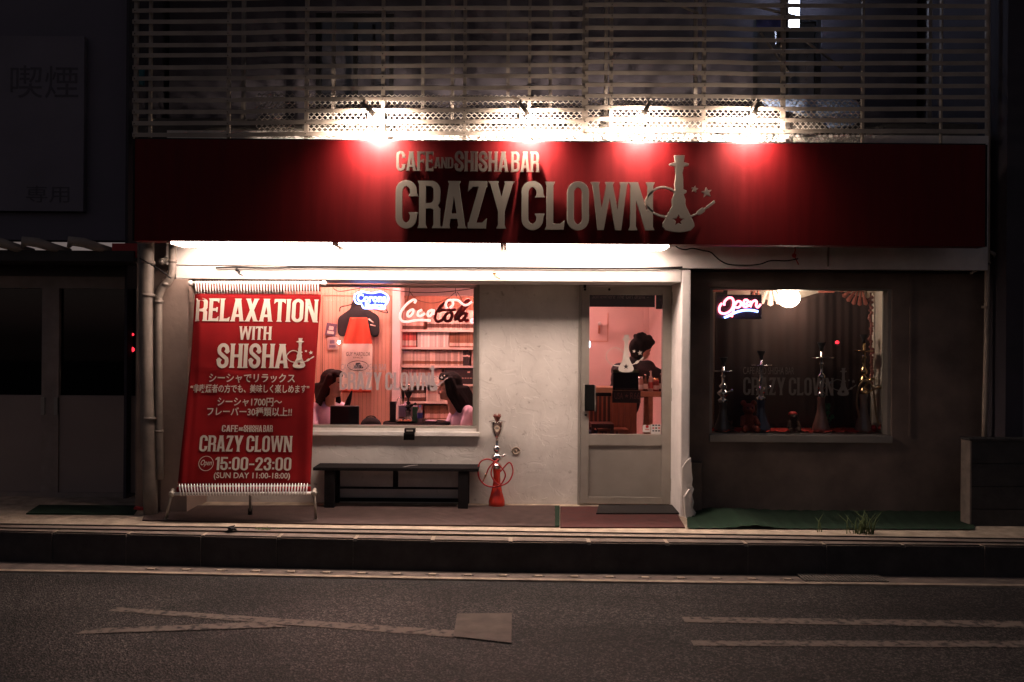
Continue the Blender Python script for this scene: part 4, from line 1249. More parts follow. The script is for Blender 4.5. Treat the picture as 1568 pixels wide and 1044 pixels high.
# ================================================================== PIPES AND SMALL FITTINGS
def pipe(name, pts, r, m, label, cat, clamps=()):
    pts = [Vector(p) for p in pts]
    t = thing(name, label, cat, pts[-1])
    MB().tube(spline(pts, 6) if len(pts) > 2 else pts, r, 16).build('pipe', m, t)
    for c in clamps: MB().tube([Vector(c) - Vector((0, 0, .012)), Vector(c) + Vector((0, 0, .012))], r + .006, 16).build('pipe_clamp', m, t)
    return t
yp = YF - .09
x = X(225, yp)
pipe('drainpipe', [(x, yp, 2.9), (x - .002, yp, 1.5), (X(233, yp), yp, -.03)], .058, pipe_paint, 'thick grey drainpipe at the left corner of the shop', 'drainpipe', [P(226, 402, yp), P(227, 452, yp), P(230, 640, yp)])
yq = YF - .075
pts = [P(264, 372, yq), P(264, 395, yq), P(263, 418, yq), P(258, 430, yq), P(249, 440, yq), P(244, 452, yq), P(242.5, 470, yq), P(243, 600, yq), P(245, 734, yq)]
pipe('drainpipe', pts, .032, pipe_paint, 'thin cream drainpipe with a bent elbow beside the banner', 'drainpipe', [P(243, 462, yq), P(264, 400, yq), P(254, 435, yq), P(243.5, 660, yq)])
pipe('conduit', [P(214, 374, yp - .02), P(215, 500, yp - .02), P(217, 682, yp - .02)], .011, pipe_paint, 'slim metal conduit left of the thick drainpipe', 'conduit')
pipe('conduit', [P(214, 395, yp - .08), P(245, 413, yp - .08), P(262, 426, yp - .08)], .006, black_metal, 'thin diagonal cable strut crossing in front of both drainpipes', 'cable')
c = P(252, 396, YF - .05)
mb = MB().tube([c + Vector((-.012, -.03, -.03)), c + Vector((0, .04, 0))], [.028, .022], 14).ball(c + Vector((-.012, -.032, -.03)), .02, 10, 8)
tag(mb.build('round_vent', alu), 'small round metal fitting between the two drainpipes', 'vent')
yr_ = -.42
pipe('corner_pole', [(X(1511, yr_, 0), yr_, 5.6), (X(1511, yr_), yr_, 2.2), (X(1507, yr_, 665), yr_, Z(670, yr_, 1507))], .022, mat('pole_paint', (.46, .37, .29), .55, vary=.3, scale=7), 'tall thin pale pole at the right end of the shop', 'pole', [P(1510, 200, yr_), P(1509, 330, yr_), P(1508, 470, yr_)])
pipe('rod', [P(1486, 419, yr_ - .05), P(1517, 402, yr_ - .05)], .009, pipe_paint, 'short tilted rod crossing the tall pole at right', 'rod')
# wires along the upper wall
def wire(pxs, y, r, label):
    mb = MB().tube(spline([P(a, b, y) for a, b in pxs], 6), r, 6)
    tag(mb.build('cable', black_metal), label, 'cable')
wire([(1031, 374), (1040, 380), (1050, 382), (1060, 380), (1075, 383), (1088, 386), (1096, 393), (1105, 400), (1118, 405), (1145, 406), (1165, 404), (1180, 399), (1205, 399), (1222, 396)], YF - .012, .006, 'sagging black cable on the wall under the sign right of the batten lights')
wire([(330, 410), (360, 409), (420, 410), (484, 408.5), (560, 409.5), (760, 410), (900, 411), (1000, 410.5), (1045, 409)], YF - .02, .009, 'long grey cable lying along the top of the beam')
c = P(1216, 391, YF - .01)
tag(MB().ball(c, .02, 12, 8, sc=(1, .6, 1)).tube([c + Vector((.0, -.0, .09)), c + Vector((.01, 0, .05)), c, c + Vector((.04, 0, -.08))], .005, 6).build('junction_knob', red_paint), 'small reddish knob with wire on the dim upper wall', 'knob')
c = P(1268, 392, YF - .01)
tag(MB().tube([c + Vector((.004, 0, .09)), c + Vector((-.004, -.01, .01)), c + Vector((.0, 0, -.09))], [.008, .012, .008], 8).build('wall_clip', pipe_paint), 'upright metal clip on the dim upper wall right of the knob', 'clip')
for k, (px, py) in enumerate(((363, 413), (757, 418))):
    c = P(px, py, YF - .03)
    mb = MB().ball(c, .016, 12, 8).tube([c, c + Vector((.012, .03, -.02))], .009, 8).tube([c + Vector((0, 0, 0)), c + Vector((.02, -.01, -.035)), c + Vector((.05, .0, -.05))], .006, 8)
    tag(mb.build('hook', black_metal if k == 0 else brass), ['black hook on the beam above the banner', 'brassy hook on the beam between window and door'][k], 'hook')
c = P(628, 661, -.09)
t = thing('sill_lamp', 'small black unlit clip lamp hanging on the window sill', 'lamp', c)
MB().box(c.x - .05, c.x + .05, -.13, -.06, c.z - .005, c.z + .035, bev=.008).build('body', black_metal, t)
MB().slab([c + Vector((-.05, -.07, .0)), c + Vector((.05, -.07, .0)), c + Vector((.045, -.04, -.06)), c + Vector((-.055, -.04, -.06))], (0, 0, 1), .012).build('visor', black_metal, t)
MB().box(c.x - .03, c.x + .03, -.133, -.129, c.z + .008, c.z + .022).build('lens', alu, t)

# ================================================================== BANNER STAND
bl = Vector(P(371, 757, -.86)); tl = Vector(P(397, 433, -.54))
uz = (Vector((0, tl.y, tl.z)) - Vector((0, bl.y, bl.z))).normalized()
BN = Plane((0, bl.y, bl.z), (1, 0, 0), uz)
ban = thing('banner_stand', 'tall red cloth banner on a leaning metal stand reading relaxation with shisha', 'banner', GP.hit(375, 792))
cTL, cTR, cBL, cBR = [BN.ab(*p) for p in ((297, 450), (491, 450), (271, 743), (475, 742))]
def cloth_w(u, v):
    e = math.exp(-(u / .10) ** 2) + math.exp(-((1 - u) / .10) ** 2)
    w = .009 * e * math.sin(v * 5 + u * 40) + .004 * math.sin(u * 17 + v * 6) * math.sin(v * 3.1) + .007 * math.sin(v * 7 + u * 3 + 1)
    w += .006 * math.exp(-((u - .82 - .1 * v) / .018) ** 2) * v + .005 * math.exp(-((u - .1 + .04 * v) / .02) ** 2) + .004 * math.exp(-((v - .62 + .12 * u) / .02) ** 2) * math.exp(-((u - .3) / .3) ** 2)
    return w - .02 * math.exp(-(u / .02) ** 2) - .02 * math.exp(-((1 - u) / .02) ** 2)
def cloth(u, v):
    a = (cBL[0] * (1 - u) + cBR[0] * u) * (1 - v) + (cTL[0] * (1 - u) + cTR[0] * u) * v
    b = (cBL[1] * (1 - u) + cBR[1] * u) * (1 - v) + (cTL[1] * (1 - u) + cTR[1] * u) * v
    a += (.012 * math.sin(v * math.pi)) * (1 if u < .5 else -1) * (abs(u - .5) * 2) ** 4
    return BN.at(a, b, cloth_w(u, v))
def drape_on(mb):
    """printed lines follow the folds of the cloth"""
    for vt in mb.bm.verts:
        q = vt.co - BN.o; a, b = q.dot(BN.ux), q.dot(BN.uz)
        v = (b - cBL[1]) / (cTL[1] - cBL[1]); l = cBL[0] * (1 - v) + cTL[0] * v; r = cBR[0] * (1 - v) + cTR[0] * v
        u = min(1, max(0, (a - l) / (r - l)))
        vt.co += BN.n * cloth_w(u, v)
    return mb
o = MB().grid(70, 60, cloth).build('cloth', banner_red, ban)
so = o.modifiers.new('solid', 'SOLIDIFY'); so.thickness = .003; so.offset = -1
# poles and lacing
def bpole(pa, pb, r, name, off=0):
    a = BN.at(*BN.ab(*pa), off); b_ = BN.at(*BN.ab(*pb), off)
    MB().tube([a, b_], r, 14).build(name, MATS['cord_white'], ban)
    return a, b_
ta, tb = bpole((292, 433.5), (496, 433.5), .016, 'top_pole')
ba, bb = bpole((263, 756), (481, 755), .013, 'bottom_pole', .0)
n = 44
mb = MB(); mr = MB(); mb2 = MB()
for i in range(n):
    u = (i + .5) / n
    A = cloth(.01 + .98 * u, 1); t_ = ta.lerp(tb, .03 + .94 * u)
    mb.tube([A + BN.n * .006, A.lerp(t_, .4) + BN.n * .012, t_ + BN.n * .019, t_ + uz * .018], .0052, 6)
    d = .5 / n
    A2 = cloth(min(.995, .01 + .98 * (u + d)), 1); t2 = ta.lerp(tb, min(1, .03 + .94 * (u + d)))
    mr.tube([A2.lerp(t2, .25) + BN.n * .004, A2.lerp(t2, .9) + BN.n * .004], .008, 6)
    B = cloth(.01 + .98 * u, 0); q = ba.lerp(bb, .05 + .90 * u)
    mb2.tube([B + BN.n * .005 + uz * .012, B.lerp(q, .5) + BN.n * .012 + Vector((.004, 0, 0)), q + BN.n * .016 + Vector((.008, 0, 0)), q - uz * .016 + Vector((.008, 0, 0))], [.0035, .006, .006, .005], 6)
mb.build('lacing', cord_white, ban); mr.build('hem', mat('hem_brown', (.16, .03, .02), .8), ban); mb2.build('lacing', cord_white, ban)
MB().box(0, 1, 0, 1, 0, 1) if False else None
q0, q1 = cloth(0.0, 0), cloth(1, 0)
mb = MB().tube([q0 - uz * .035 + BN.n * .002, q1 - uz * .035 + BN.n * .002], .022, 12); mb.build('hem', banner_red, ban)
q0, q1 = cloth(0.0, 1), cloth(1, 1)
# legs, clamps
f1, f2, f3 = GP.hit(254, 797), GP.hit(484, 797), GP.hit(383, 790)
for a, f in ((ba, f1), (bb, f2)):
    MB().tube([a, f + Vector((0, 0, .01))], .011, 10).ball(f + Vector((0, 0, .012)), .016, 8, 6).build('leg', alu, ban)
    MB().ball(a, .026, 12, 8).tube([a + Vector((0, -.02, 0)), a + Vector((0, .03, .03))], .014, 8).build('clamp', alu, ban)
mid = ba.lerp(bb, .5)
MB().tube([mid + Vector((.02, .14, .3)), f3 + Vector((0, 0, .01))], .011, 10).build('leg', alu, ban)
MB().tube([f3 + Vector((0, 0, .012)), f3 + Vector((0, -.002, .07))], .019, 10).build('foot', black_metal, ban)
MB().tube([mid + Vector((0, .045, 0)), (ta + tb) / 2 + Vector((0, .045, 0))], .012, 10).build('mast', alu, ban)
for a in (ta, tb): MB().ball(a, .026, 12, 8).build('pole_cap', cord_white, ban)
# printed lines
PO = .004
def pr(name_text, boxes, th=.0012):
    mb = MB()
    for tx, bx in boxes: line_mb(mb, tx, BN, bx, PO, th)
    return drape_on(mb)
pr('a', [('RELAXATION', (300.5, 457.5, 486, 492.5))]).build('lettering', print_white, ban)
pr('b', [('WITH', (367, 500, 416, 520.5))]).build('lettering', print_white, ban)
mb = pr('c', [('SHISHA', (333, 526.5, 442, 563.5))])
m2 = MB()
for g in split_loops(EMB): m2.loops(g, BN, emblem_tr(BN, 458, 517.5, 564), PO, .0012)
drape_on(m2).build('emblem', print_white, ban)
mb.build('lettering', print_white, ban)
pdim = mat('print_dim', (.56, .45, .38), .75, vary=.08, scale=8)
for tx, bx in (('シーシャでリラックス', (320, 572, 452, 586)), ('“非喫煙者の方でも、美味しく楽しめます”', (291, 588.5, 474, 601.5)), ('シーシャ1700円～', (333, 609, 432, 622)), ('フレーバー30種類以上!!', (317, 623.5, 447, 637))):
    drape_on(font_mb(MB(), tx, BN, bx, PO, .0012, bold=.012)).build('lettering', print_white, ban)
mb = pr('d', [('CAFE', (340, 651, 364, 661)), ('AND', (365.5, 654, 372, 659.5)), ('SHISHA', (373, 651, 401, 661)), ('BAR', (403, 651, 417.5, 661))]); mb.build('lettering', pdim, ban)
pr('e', [('CRAZY CLOWN', (306, 667, 447, 691.5))]).build('lettering', print_white, ban)
pr('f', [('15:00-23:00', (330, 700, 446, 720))]).build('lettering', print_white, ban)
drape_on(font_mb(MB(), '(SUN DAY 11:00-18:00)', BN, (328, 723.5, 444, 735), PO, .0012, bold=.01)).build('lettering', pdim, ban)
mb = MB(); ca = BN.ab(316, 709.5); r_ = .062
mb.loops([[(ca[0] + r_ * math.cos(k * .1571), ca[1] + r_ * math.sin(k * .1571)) for k in range(40)], [(ca[0] + (r_ - .004) * math.cos(-k * .1571), ca[1] + (r_ - .004) * math.sin(-k * .1571)) for k in range(40)]], BN, lambda x, y: (x, y), PO, .0012)
font_mb(mb, 'Open', BN, (308, 704, 325, 715), PO, .0012, shear=.4)
drape_on(mb).build('lettering', pdim, ban)

# ================================================================== BENCH
by0, by1 = -.31, -.02
bt = Z(716.5, by0, 600)
bx0_, bx1_ = X(479, by0, 716), X(733, by0, 716)
bench = thing('bench', 'long low black wooden bench against the plaster wall under the window', 'bench', ((bx0_ + bx1_) / 2, -.16, pz(-.16)))
MB().box(bx0_, bx1_, by0, by1, bt - .028, bt, bev=.005).build('seat', black_wood, bench)
MB().face([(bx0_ + .82 + a, (by0 + by1) / 2 + b, bt + .0015) for a, b in ((-.03, -.08), (.0, -.09), (.03, -.02), (.10, .04), (.09, .07), (.04, .04), (.01, 0))]).build('paint_scuff', mat('scuff', (.30, .27, .26), .7, vary=.5, scale=40), bench)
legs = [X(507, by0 + .05), X(711, by0 + .05)]
for x in legs:
    for y in (by0 + .01, by1 - .06):
        MB().box(x - .045, x + .045, y, y + .05, pz(y) + .014, bt - .029, bev=.004).build('leg', black_wood, bench)
xm = X(607, by0 + .05)
MB().box(legs[0] + .046, legs[1] - .046, by0 + .05, by0 + .075, Z(751.5, by0), Z(748.5, by0)).build('stretcher', black_wood, bench)
MB().box(xm - .022, xm + .022, by0 + .045, by0 + .08, Z(748, by0), bt - .029).build('support', black_wood, bench)
MB().box(legs[0] + .046, legs[1] - .046, by1 - .08, by1 - .05, pz(by1) + .03, pz(by1) + .06).build('stretcher', black_wood, bench)

# ================================================================== WATER PIPES
def hookah(name, label, base, H, base_mat, metal, tray=.12, tray_kind='flat', base_h=.42, base_r=.11, hose=None, hose_mat=None, hose_r=.011, cup=True, extra=None, group=None, bowl_mat=None, kf=1.0):
    t = thing(name, label, 'water pipe', base, group)
    bh = H * base_h
    MB().lathe(base, [(0, .0), (base_r * .86, 0), (base_r, .012), (base_r * .97, bh * .14), (base_r * .66, bh * .38), (base_r * .44, bh * .60), (base_r * .40, bh * .8), (base_r * .47, bh * .92), (base_r * .44, bh), (0, bh)], 28).build('glass_base', base_mat, t)
    sh = H * (1 - base_h) - .07
    s = lambda f: bh + sh * f
    k = (base_r * .1 + .006) * kf
    prof = [(k * 2.0, s(-.05)), (k * 2.6, s(.02)), (k * 2.0, s(.05)), (k * 1.1, s(.09)), (k * 1.5, s(.12)), (k * 2.6, s(.17)), (k * 2.9, s(.22)), (k * 2.1, s(.28)), (k * .95, s(.32)), (k * 1.2, s(.34)), (k * 1.9, s(.38)), (k * 2.0, s(.42)), (k * 1.2, s(.47)), (k * .8, s(.5)), (k * .8, s(.66)), (k * 1.3, s(.69)), (k * .75, s(.73)), (k * .7, s(1.0)), (0, s(1.0))]
    MB().lathe(base, prof, 20).build('stem', metal, t)
    if tray_kind == 'cup':
        tr = [(k * .8, s(.66)), (k * 1.6, s(.70)), (k * 2.4, s(.79)), (k * 3.1, s(.90)), (k * 3.3, s(.985)), (tray, s(1.03)), (tray + .004, s(1.045)), (tray - .006, s(1.05)), (k * 3.0, s(1.0)), (k * 2.8, s(.9)), (k * 2.0, s(.8)), (k * .6, s(.72))]
    else:
        tr = [(k * .7, s(.80)), (tray * .45, s(.80) - .004), (tray * .9, s(.80) + .004), (tray, s(.80) + .012), (tray - .004, s(.80) + .015), (tray * .8, s(.80) + .007), (k * .7, s(.80) + .004)]
    MB().lathe(base, tr, 32).build('tray', metal, t)
    bm_ = bowl_mat or black_metal
    MB().lathe(base, [(0, s(1)), (k * 1.0, s(1.0)), (k * .9, s(1) + .02), (k * 1.5, s(1) + .045), (k * 2.0, s(1) + .065), (k * 2.0, s(1) + .07), (k * 1.4, s(1) + .066), (k * 1.0, s(1) + .05), (0, s(1) + .05)], 18).build('bowl', bm_, t)
    if hose:
        h = MB().tube(spline(hose, 6), hose_r, 8).build('hose', hose_mat, t)
        d = Vector(hose[-1]); e = d + (d - Vector(hose[-2])).normalized() * .1
        MB().tube([d, d.lerp(e, .2), d.lerp(e, .5), e], [hose_r * .9, hose_r * 1.4, hose_r * .9, hose_r * .7], 8).build('mouthpiece', brass, h)
    b2 = Vector(base) + Vector((0, 0, s(.2)))
    MB().tube([b2, b2 + Vector((.05, -.03, .02)), b2 + Vector((.08, -.05, .035))], [.012, .011, .013], 8).build('hose_port', metal, t)
    return t
hy = -.35
hb = GP.hit(760.5, 775.5); hy = hb.y
Hh = P(760, 636, hy).z - hb.z
hp = lambda px, py, dy=0: tuple(P(px, py, hy - .03 + dy))
hose = [hp(766, 722), hp(780, 708), hp(785.5, 722, -.02), hp(778, 738, -.03), hp(760, 745, -.04), hp(744, 743, -.04), hp(734, 732, -.03), hp(732, 717, -.02), hp(737, 706, -.02), hp(748, 703, -.03), hp(759, 708, -.06), hp(768, 716, -.08), hp(774, 728, -.07), hp(766, 742, -.06), hp(757, 736, -.05), hp(752, 724, -.05), hp(757, 709, -.06), hp(763, 704, -.05), hp(757, 707, -.04), hp(749, 716, -.03), hp(745, 725, -.02)]
hk = hookah('water_pipe', 'tall chrome water pipe with red glass base standing outside beside the bench', hb, Hh, red_glass, chrome, tray=.076, tray_kind='cup', base_h=.44, base_r=.078, kf=1.35, hose=hose, hose_mat=red_hose, hose_r=.007, bowl_mat=mat('clay_brown', (.20, .055, .04), .6))
mb = MB()
for a in range(6):
    c = Vector(hb) + Vector((math.cos(a * 1.05) * .016, math.sin(a * 1.05) * .016, Hh - .02)); mb.tube([c, c + Vector((math.cos(a * 1.05) * .012, math.sin(a * 1.05) * .012, .035))], [.007, .005], 6)
mb.build('bowl_rim', MATS['clay_brown'], hk)

# ================================================================== SHOW WINDOW
shelf_z = SZ0 + .06
hw_y = .02
def sw_hookah(px, py_top, py_base, label, bm_, metal, tray_px, br, **kw):
    b = P(px, py_base, hw_y); b.z = shelf_z
    H = Z(py_top, hw_y, px) - b.z
    return hookah('water_pipe', label, b, H, bm_, metal, tray=tray_px / 161.0, base_r=br, **kw)
gl_smoke = mat('glass_smoke', (.10, .09, .085), .15, vary=.3, coat=.5)
gl_blue = mat('glass_blue', (.07, .08, .13), .15, vary=.2, coat=.5)
gl_pink = mat('glass_pink', (.24, .12, .10), .15, vary=.3, coat=.5)
gl_tan = mat('glass_tan', (.34, .24, .19), .15, vary=.2, coat=.5)
sw_hookah(1107, 547, 655, 'leftmost water pipe in the show window, smoky base and small tray', gl_smoke, chrome, 16.5, .085, kf=1.35)
sw_hookah(1165, 537, 658, 'second water pipe in the show window, bluish base beside the plush toy', gl_blue, chrome, 18, .09, kf=1.35)
sw_hookah(1257, 524, 660, 'tall water pipe with a wide tray and pinkish base in the show window', gl_pink, chrome, 19, .085, kf=1.35)
q = lambda px, py, dy=0: tuple(P(px, py, hw_y - .06 + dy))
sw_hookah(1322, 512, 660, 'gold stemmed water pipe with a long looping hose in the show window', gl_tan, brass, 14, .08, kf=1.3,
          hose=[q(1316, 640), q(1312, 618), q(1314, 596), q(1322, 583), q(1333, 587), q(1338, 602), q(1341, 630), q(1346, 648), q(1355, 640), q(1357, 615), q(1354, 598), q(1346, 593), q(1336, 597)], hose_mat=mat('hose_tan', (.42, .25, .13), .5, vary=.2), hose_r=.009)
# cloth on the shelf
red_cl = mat('shelf_cloth', (.50, .03, .02), .9, vary=.5, scale=18, bump=.5, bscale=30)
x0, x1 = SX0 + .035, SX1 - .035
mb = MB().grid(90, 12, lambda u, v: (x0 + (x1 - x0) * u, -.09 + .38 * v, shelf_z + .006 + .014 * abs(math.sin(u * 37 + v * 3)) * (1 - .4 * v) + .01 * abs(math.sin(u * 83 + 1))))
o = mb.build('display_cloth', red_cl); tag(o, 'rumpled dark red cloth lining the show window shelf', 'cloth')
c = P(1345, 656, -.03)
mb = MB()
for k in range(9): mb.ball(c + Vector((random.uniform(-.06, .06), random.uniform(-.03, .03), random.uniform(-.005, .03))), random.uniform(.018, .032), 8, 6)
tag(mb.build('cloth_flower', red_paint), 'bright red bunched cloth flower at the right corner of the shelf', 'cloth flower')
# curtain with folds
cy0 = .20
cx0, cx1 = X(1095, cy0), X(1333, cy0)
def drape(u, v):
    x = cx0 + (cx1 - cx0) * u
    top = Z(455, cy0) + .05 * math.sin(u * 9 + 1) + (.04 if .12 < u < .3 else 0)
    z = shelf_z + .03 + (top - shelf_z) * v
    return (x, cy0 + .004 * math.sin(u * 41 + math.sin(v * 2 + u * 7) * 1.6) + .022 * math.sin(u * 13 + 2 + v) + .003 * math.sin(u * 67 + 5 * u * u * 6), z)
o = MB().grid(160, 24, drape).build('curtain', curtain_mat)
so = o.modifiers.new('solid', 'SOLIDIFY'); so.thickness = .004
tag(o, 'dark brown folded curtain closing the back of the show window', 'curtain')
# lace edge, added slab for the lit side wall
mb = MB()
for k in range(34):
    c = P(1333 + random.uniform(-2, 3), 455 + k * 4.0, .12)
    mb.ball(c, random.uniform(.012, .02), 8, 6, sc=(1, .5, 1))
mb.tube([P(1333, 448, .13), P(1334, 590, .13)], .008, 6)
tag(mb.build('bead_fringe', mat('fringe_rose', (.30, .10, .08), .7)), 'reddish beaded fringe hanging along the curtain edge', 'fringe')
xa, xb = X(1337, .06), X(1361, .06)
t = thing('white_panel', 'tall white board leaning at the right side of the show window', 'panel', ((xa + xb) / 2, .06, shelf_z))
e0, e1 = P(1336, 522, .17), P(1362, 522, -.04)
nn_ = Vector((e0.y - e1.y, e1.x - e0.x, 0)).normalized() * -1
zt1 = Z(447, .06)
MB().slab([(e0.x, e0.y, shelf_z + .02), (e1.x, e1.y, shelf_z + .02), (e1.x, e1.y, zt1), (e0.x, e0.y, zt1)], nn_, .012).build('board', mat('panel_white', (.80, .68, .56), .7, vary=.1, scale=2), t)  # inner side wall as an angled slab, lamp light put into its colour
c = P(1354, 474, .018)
MB().ball(c, .03, 12, 8, sc=(.45, .15, 1.3)).build('red_mark', red_paint, t)
# balloon-like globe lamp
c = P(1208, 456, -.02)
t = thing('globe_lamp', 'glowing white round globe lamp at the top of the show window', 'lamp', c)
MB().ball(c, .1, 28, 18, sc=(1, 1, .88)).build('globe', emis('globe_glow', (1.0, .84, .66), GLOBE), t)
MB().tube([c + Vector((0, 0, .09)), c + Vector((0, 0, .22))], [.03, .02], 12).build('stem', black_metal, t)
# paper cut-outs under the top edge
paper = mat('paper_pink', (.72, .46, .38), .8, vary=.1)
paper_red = mat('paper_red', (.50, .14, .10), .8, vary=.2)
def blade(c, a0, a1, r, n, mm, name, label):
    mb = MB()
    for k in range(n):
        a = R(a0 + (a1 - a0) * k / max(1, n - 1)); w = R((a1 - a0) / max(1, n) * .42)
        mb.slab([c + Vector((0, 0, 0)), c + Vector((math.cos(a - w) * r, .004, math.sin(a - w) * r)), c + Vector((math.cos(a) * r * 1.06, 0, math.sin(a) * r * 1.06)), c + Vector((math.cos(a + w) * r, .004, math.sin(a + w) * r))], (0, -1, 0), .004)
    tag(mb.build(name, mm), label, 'paper decoration')
blade(P(1160, 436, .1), 195, 275, .12, 4, paper_red, 'paper_fan', 'reddish paper fan right of the neon open board')
blade(P(1180, 434, .08), 245, 320, .2, 4, paper, 'paper_star', 'pale pink pointed paper star left of the globe lamp')
blade(P(1318, 434, .1), 200, 285, .2, 6, paper_red, 'paper_fan', 'large reddish paper fan in the top right corner of show window')
def card(px0, py0, px1, py1, y, mm, name, label, cat):
    a = P(px0, py1, y); b_ = P(px1, py0, y)
    o = MB().box(a.x, b_.x, y, y + .006, a.z, b_.z, bev=.0015, seg=1).build(name, mm); tag(o, label, cat); return o
card(1114, 436, 1149, 451, .1, paper, 'paper_card', 'pale pink paper card behind the neon open board', 'card')
card(1253, 438, 1278, 448, .1, paper_red, 'paper_card', 'small salmon paper card right of the globe lamp', 'card')
t = card(1088, 438, 1108, 447, .1, paper_red, 'paper_card', 'dim reddish paper strip in the top left corner of show window', 'card')
# plush toys (plain generic ones)
def toy(px, py, s, m1, m2, label, ears):
    b = P(px, py, -.02); b.z = shelf_z + .012
    t = thing('plush_toy', label, 'toy', b)
    pr_ = [('e', b + Vector((0, 0, .075 * s)), (.055 * s, .045 * s, .075 * s)), ('e', b + Vector((0, -.005, .18 * s)), (.05 * s, .045 * s, .047 * s)), ('e', b + Vector((0, -.05 * s, .17 * s)), (.022 * s, .02 * s, .017 * s)),
           ('c', b + Vector((-.05 * s, -.02, .11 * s)), b + Vector((-.065 * s, -.06 * s, .06 * s)), .02 * s, .018 * s), ('c', b + Vector((.05 * s, -.02, .11 * s)), b + Vector((.065 * s, -.06 * s, .06 * s)), .02 * s, .018 * s),
           ('c', b + Vector((-.03 * s, -.02, .03 * s)), b + Vector((-.05 * s, -.09 * s, .022 * s)), .026 * s, .024 * s), ('c', b + Vector((.03 * s, -.02, .03 * s)), b + Vector((.05 * s, -.09 * s, .022 * s)), .026 * s, .024 * s)]
    if ears:
        for d in (-1, 1): pr_.append(('e', b + Vector((d * .042 * s, 0, .228 * s)), (.024 * s, .015 * s, .024 * s)))
    fuse('body', pr_, m1, t, .006, 3)
    if m2:
        MB().ball(b + Vector((0, .004, .205 * s)), .052 * s, 14, 10, sc=(1, .95, .62)).build('cap', m2, t)
    mb = MB()
    for d in (-1, 1): mb.ball(b + Vector((d * .018 * s, -.048 * s, .192 * s)), .006 * s, 8, 6)
    mb.build('eye', eye_dark, t)
toy(1146, 656, 1.15, mat('plush_red', (.26, .05, .03), .95, vary=.4, scale=60), None, 'reddish brown plush bear sitting between the two left water pipes', True)
toy(1214, 657, .8, mat('plush_dark', (.10, .05, .035), .95, vary=.4, scale=60), red_paint, 'small dark plush doll with a red cap in the middle of the shelf', False)
toy(1118, 658, .42, MATS['plush_dark'], None, 'tiny dark plush lump beside the leftmost water pipe base', True)
c = P(1266, 628, .1); b = Vector((c.x, .1, shelf_z + .012))
t = thing('potted_plant', 'small green leafy plant behind the tall water pipe in show window', 'plant', b)
MB().lathe(b, [(0, 0), (.03, 0), (.04, .07), (.036, .07), (0, .06)], 16).build('pot', black_metal, t)
mb = MB()
for k in range(22):
    d = Vector((random.gauss(0, .035), random.gauss(0, .02), random.uniform(.1, .26))); mb.tube([b + Vector((0, 0, .06)), b + d * .8], .003, 4)
    mb.ball(b + d, .018, 8, 5, sc=(1, .35, .8))
mb.build('leaf', mat('leaf_green', (.03, .16, .05), .6, vary=.4), t)
t = thing('signal_lamp', 'small red indicator light glowing on the dark curtain', 'red light', P(1282, 524, .14))
c = P(1282, 524, .14)  # red reflection in the pane, added as a glowing bead on a made-up housing
MB().ball(c, .02, 12, 8, sc=(1, .5, .8)).build('lens', MATS['red_lens'], t)
MB().box(c.x - .022, c.x + .022, .152, .165, c.z - .022, c.z + .022, bev=.004).build('housing', black_metal, t)
# neon OPEN board
ny = YR + .16
t = thing('neon_sign', 'red and blue neon open sign on a black board in the show window', 'neon sign', P(1133, 470, ny))
a = P(1097.5, 488, ny); b_ = P(1168, 451, ny)
MB().box(a.x, b_.x, ny + .03, ny + .045, a.z, b_.z, bev=.004).build('back_board', mat('acrylic_black', (.012, .010, .018), .25), t)
NQ = lambda px, py: tuple(P(1080 + px / 9.8, 435 + py / 9.8, ny))
def neon(name, strokes, r, m, parent, Q):
    mb = MB()
    for s_ in strokes: mb.tube(spline([Q(*p) for p in s_], 6), r, 8)
    return mb.build(name, m, parent)
neon_red = emis('neon_red', (1.0, .16, .22), 6.0)
neon_blue = emis('neon_blue', (.22, .35, 1.0), 6.0)
neon('letter_tube', [[(285, 320), (290, 260), (350, 205), (405, 215), (425, 280), (400, 370), (330, 430), (260, 440), (215, 410), (215, 340), (250, 285)],
                     [(440, 260), (430, 340), (415, 420), (395, 490)], [(445, 310), (480, 260), (530, 265), (530, 320), (490, 350), (450, 345)],
                     [(560, 300), (620, 290), (640, 250), (600, 235), (575, 270), (570, 325), (610, 340), (660, 310)], [(670, 250), (680, 290), (675, 340), (700, 275), (745, 245), (770, 265), (765, 320), (790, 345), (830, 300)]], .0105, neon_red, t, NQ)
neon('underline_tube', [[(285, 500), (340, 480), (440, 430), (560, 395), (680, 390), (790, 410)]], .0105, neon_blue, t, NQ)
for px in (1108, 1160): MB().tube([P(px, 452, ny + .02), P(px, 436, ny + .02)], .0025, 5).build('hanging_wire', black_metal, t)

# ================================================================== NEON SIGNS IN THE LEFT WINDOW
ny = .16
t = thing('neon_sign', 'glowing blue and white neon beer sign hanging at the window top', 'neon sign', P(567, 460, ny))
N2 = lambda px, py: tuple(P(530 + px / 7.649, 435 + py / 7.649, ny))
nwhite_blue = emis('neon_white_blue', (.25, .34, 1.0), 9)
outline = [(95, 170), (110, 120), (180, 90), (300, 105), (400, 90), (470, 120), (495, 165), (480, 215), (450, 250), (445, 285), (330, 280), (210, 280), (180, 235), (120, 220), (95, 170)]
neon('outline_tube', [outline], .0065, nwhite_blue, t, N2)
NP = VP(ny + .012)
lp = [[tuple(v[:2]) for v in spline([(*NP.ab(530 + p[0] / 7.649, 435 + p[1] / 7.649), 0) for p in outline], 5)][:-1]]
MB().loops(lp, VP(ny + .03), lambda x, y: (x, y), 0, .012).build('back_plate', emis('plate_blue', (.07, .07, .90), .6), t)
nt_ = emis('neon_text', (.62, .85, 1.0), 2.0)
font_mb(MB(), 'Corona', NP, (546.5, 449.5, 592.5, 463), 0, .008, bold=.045).build('letter_tube', nt_, t)
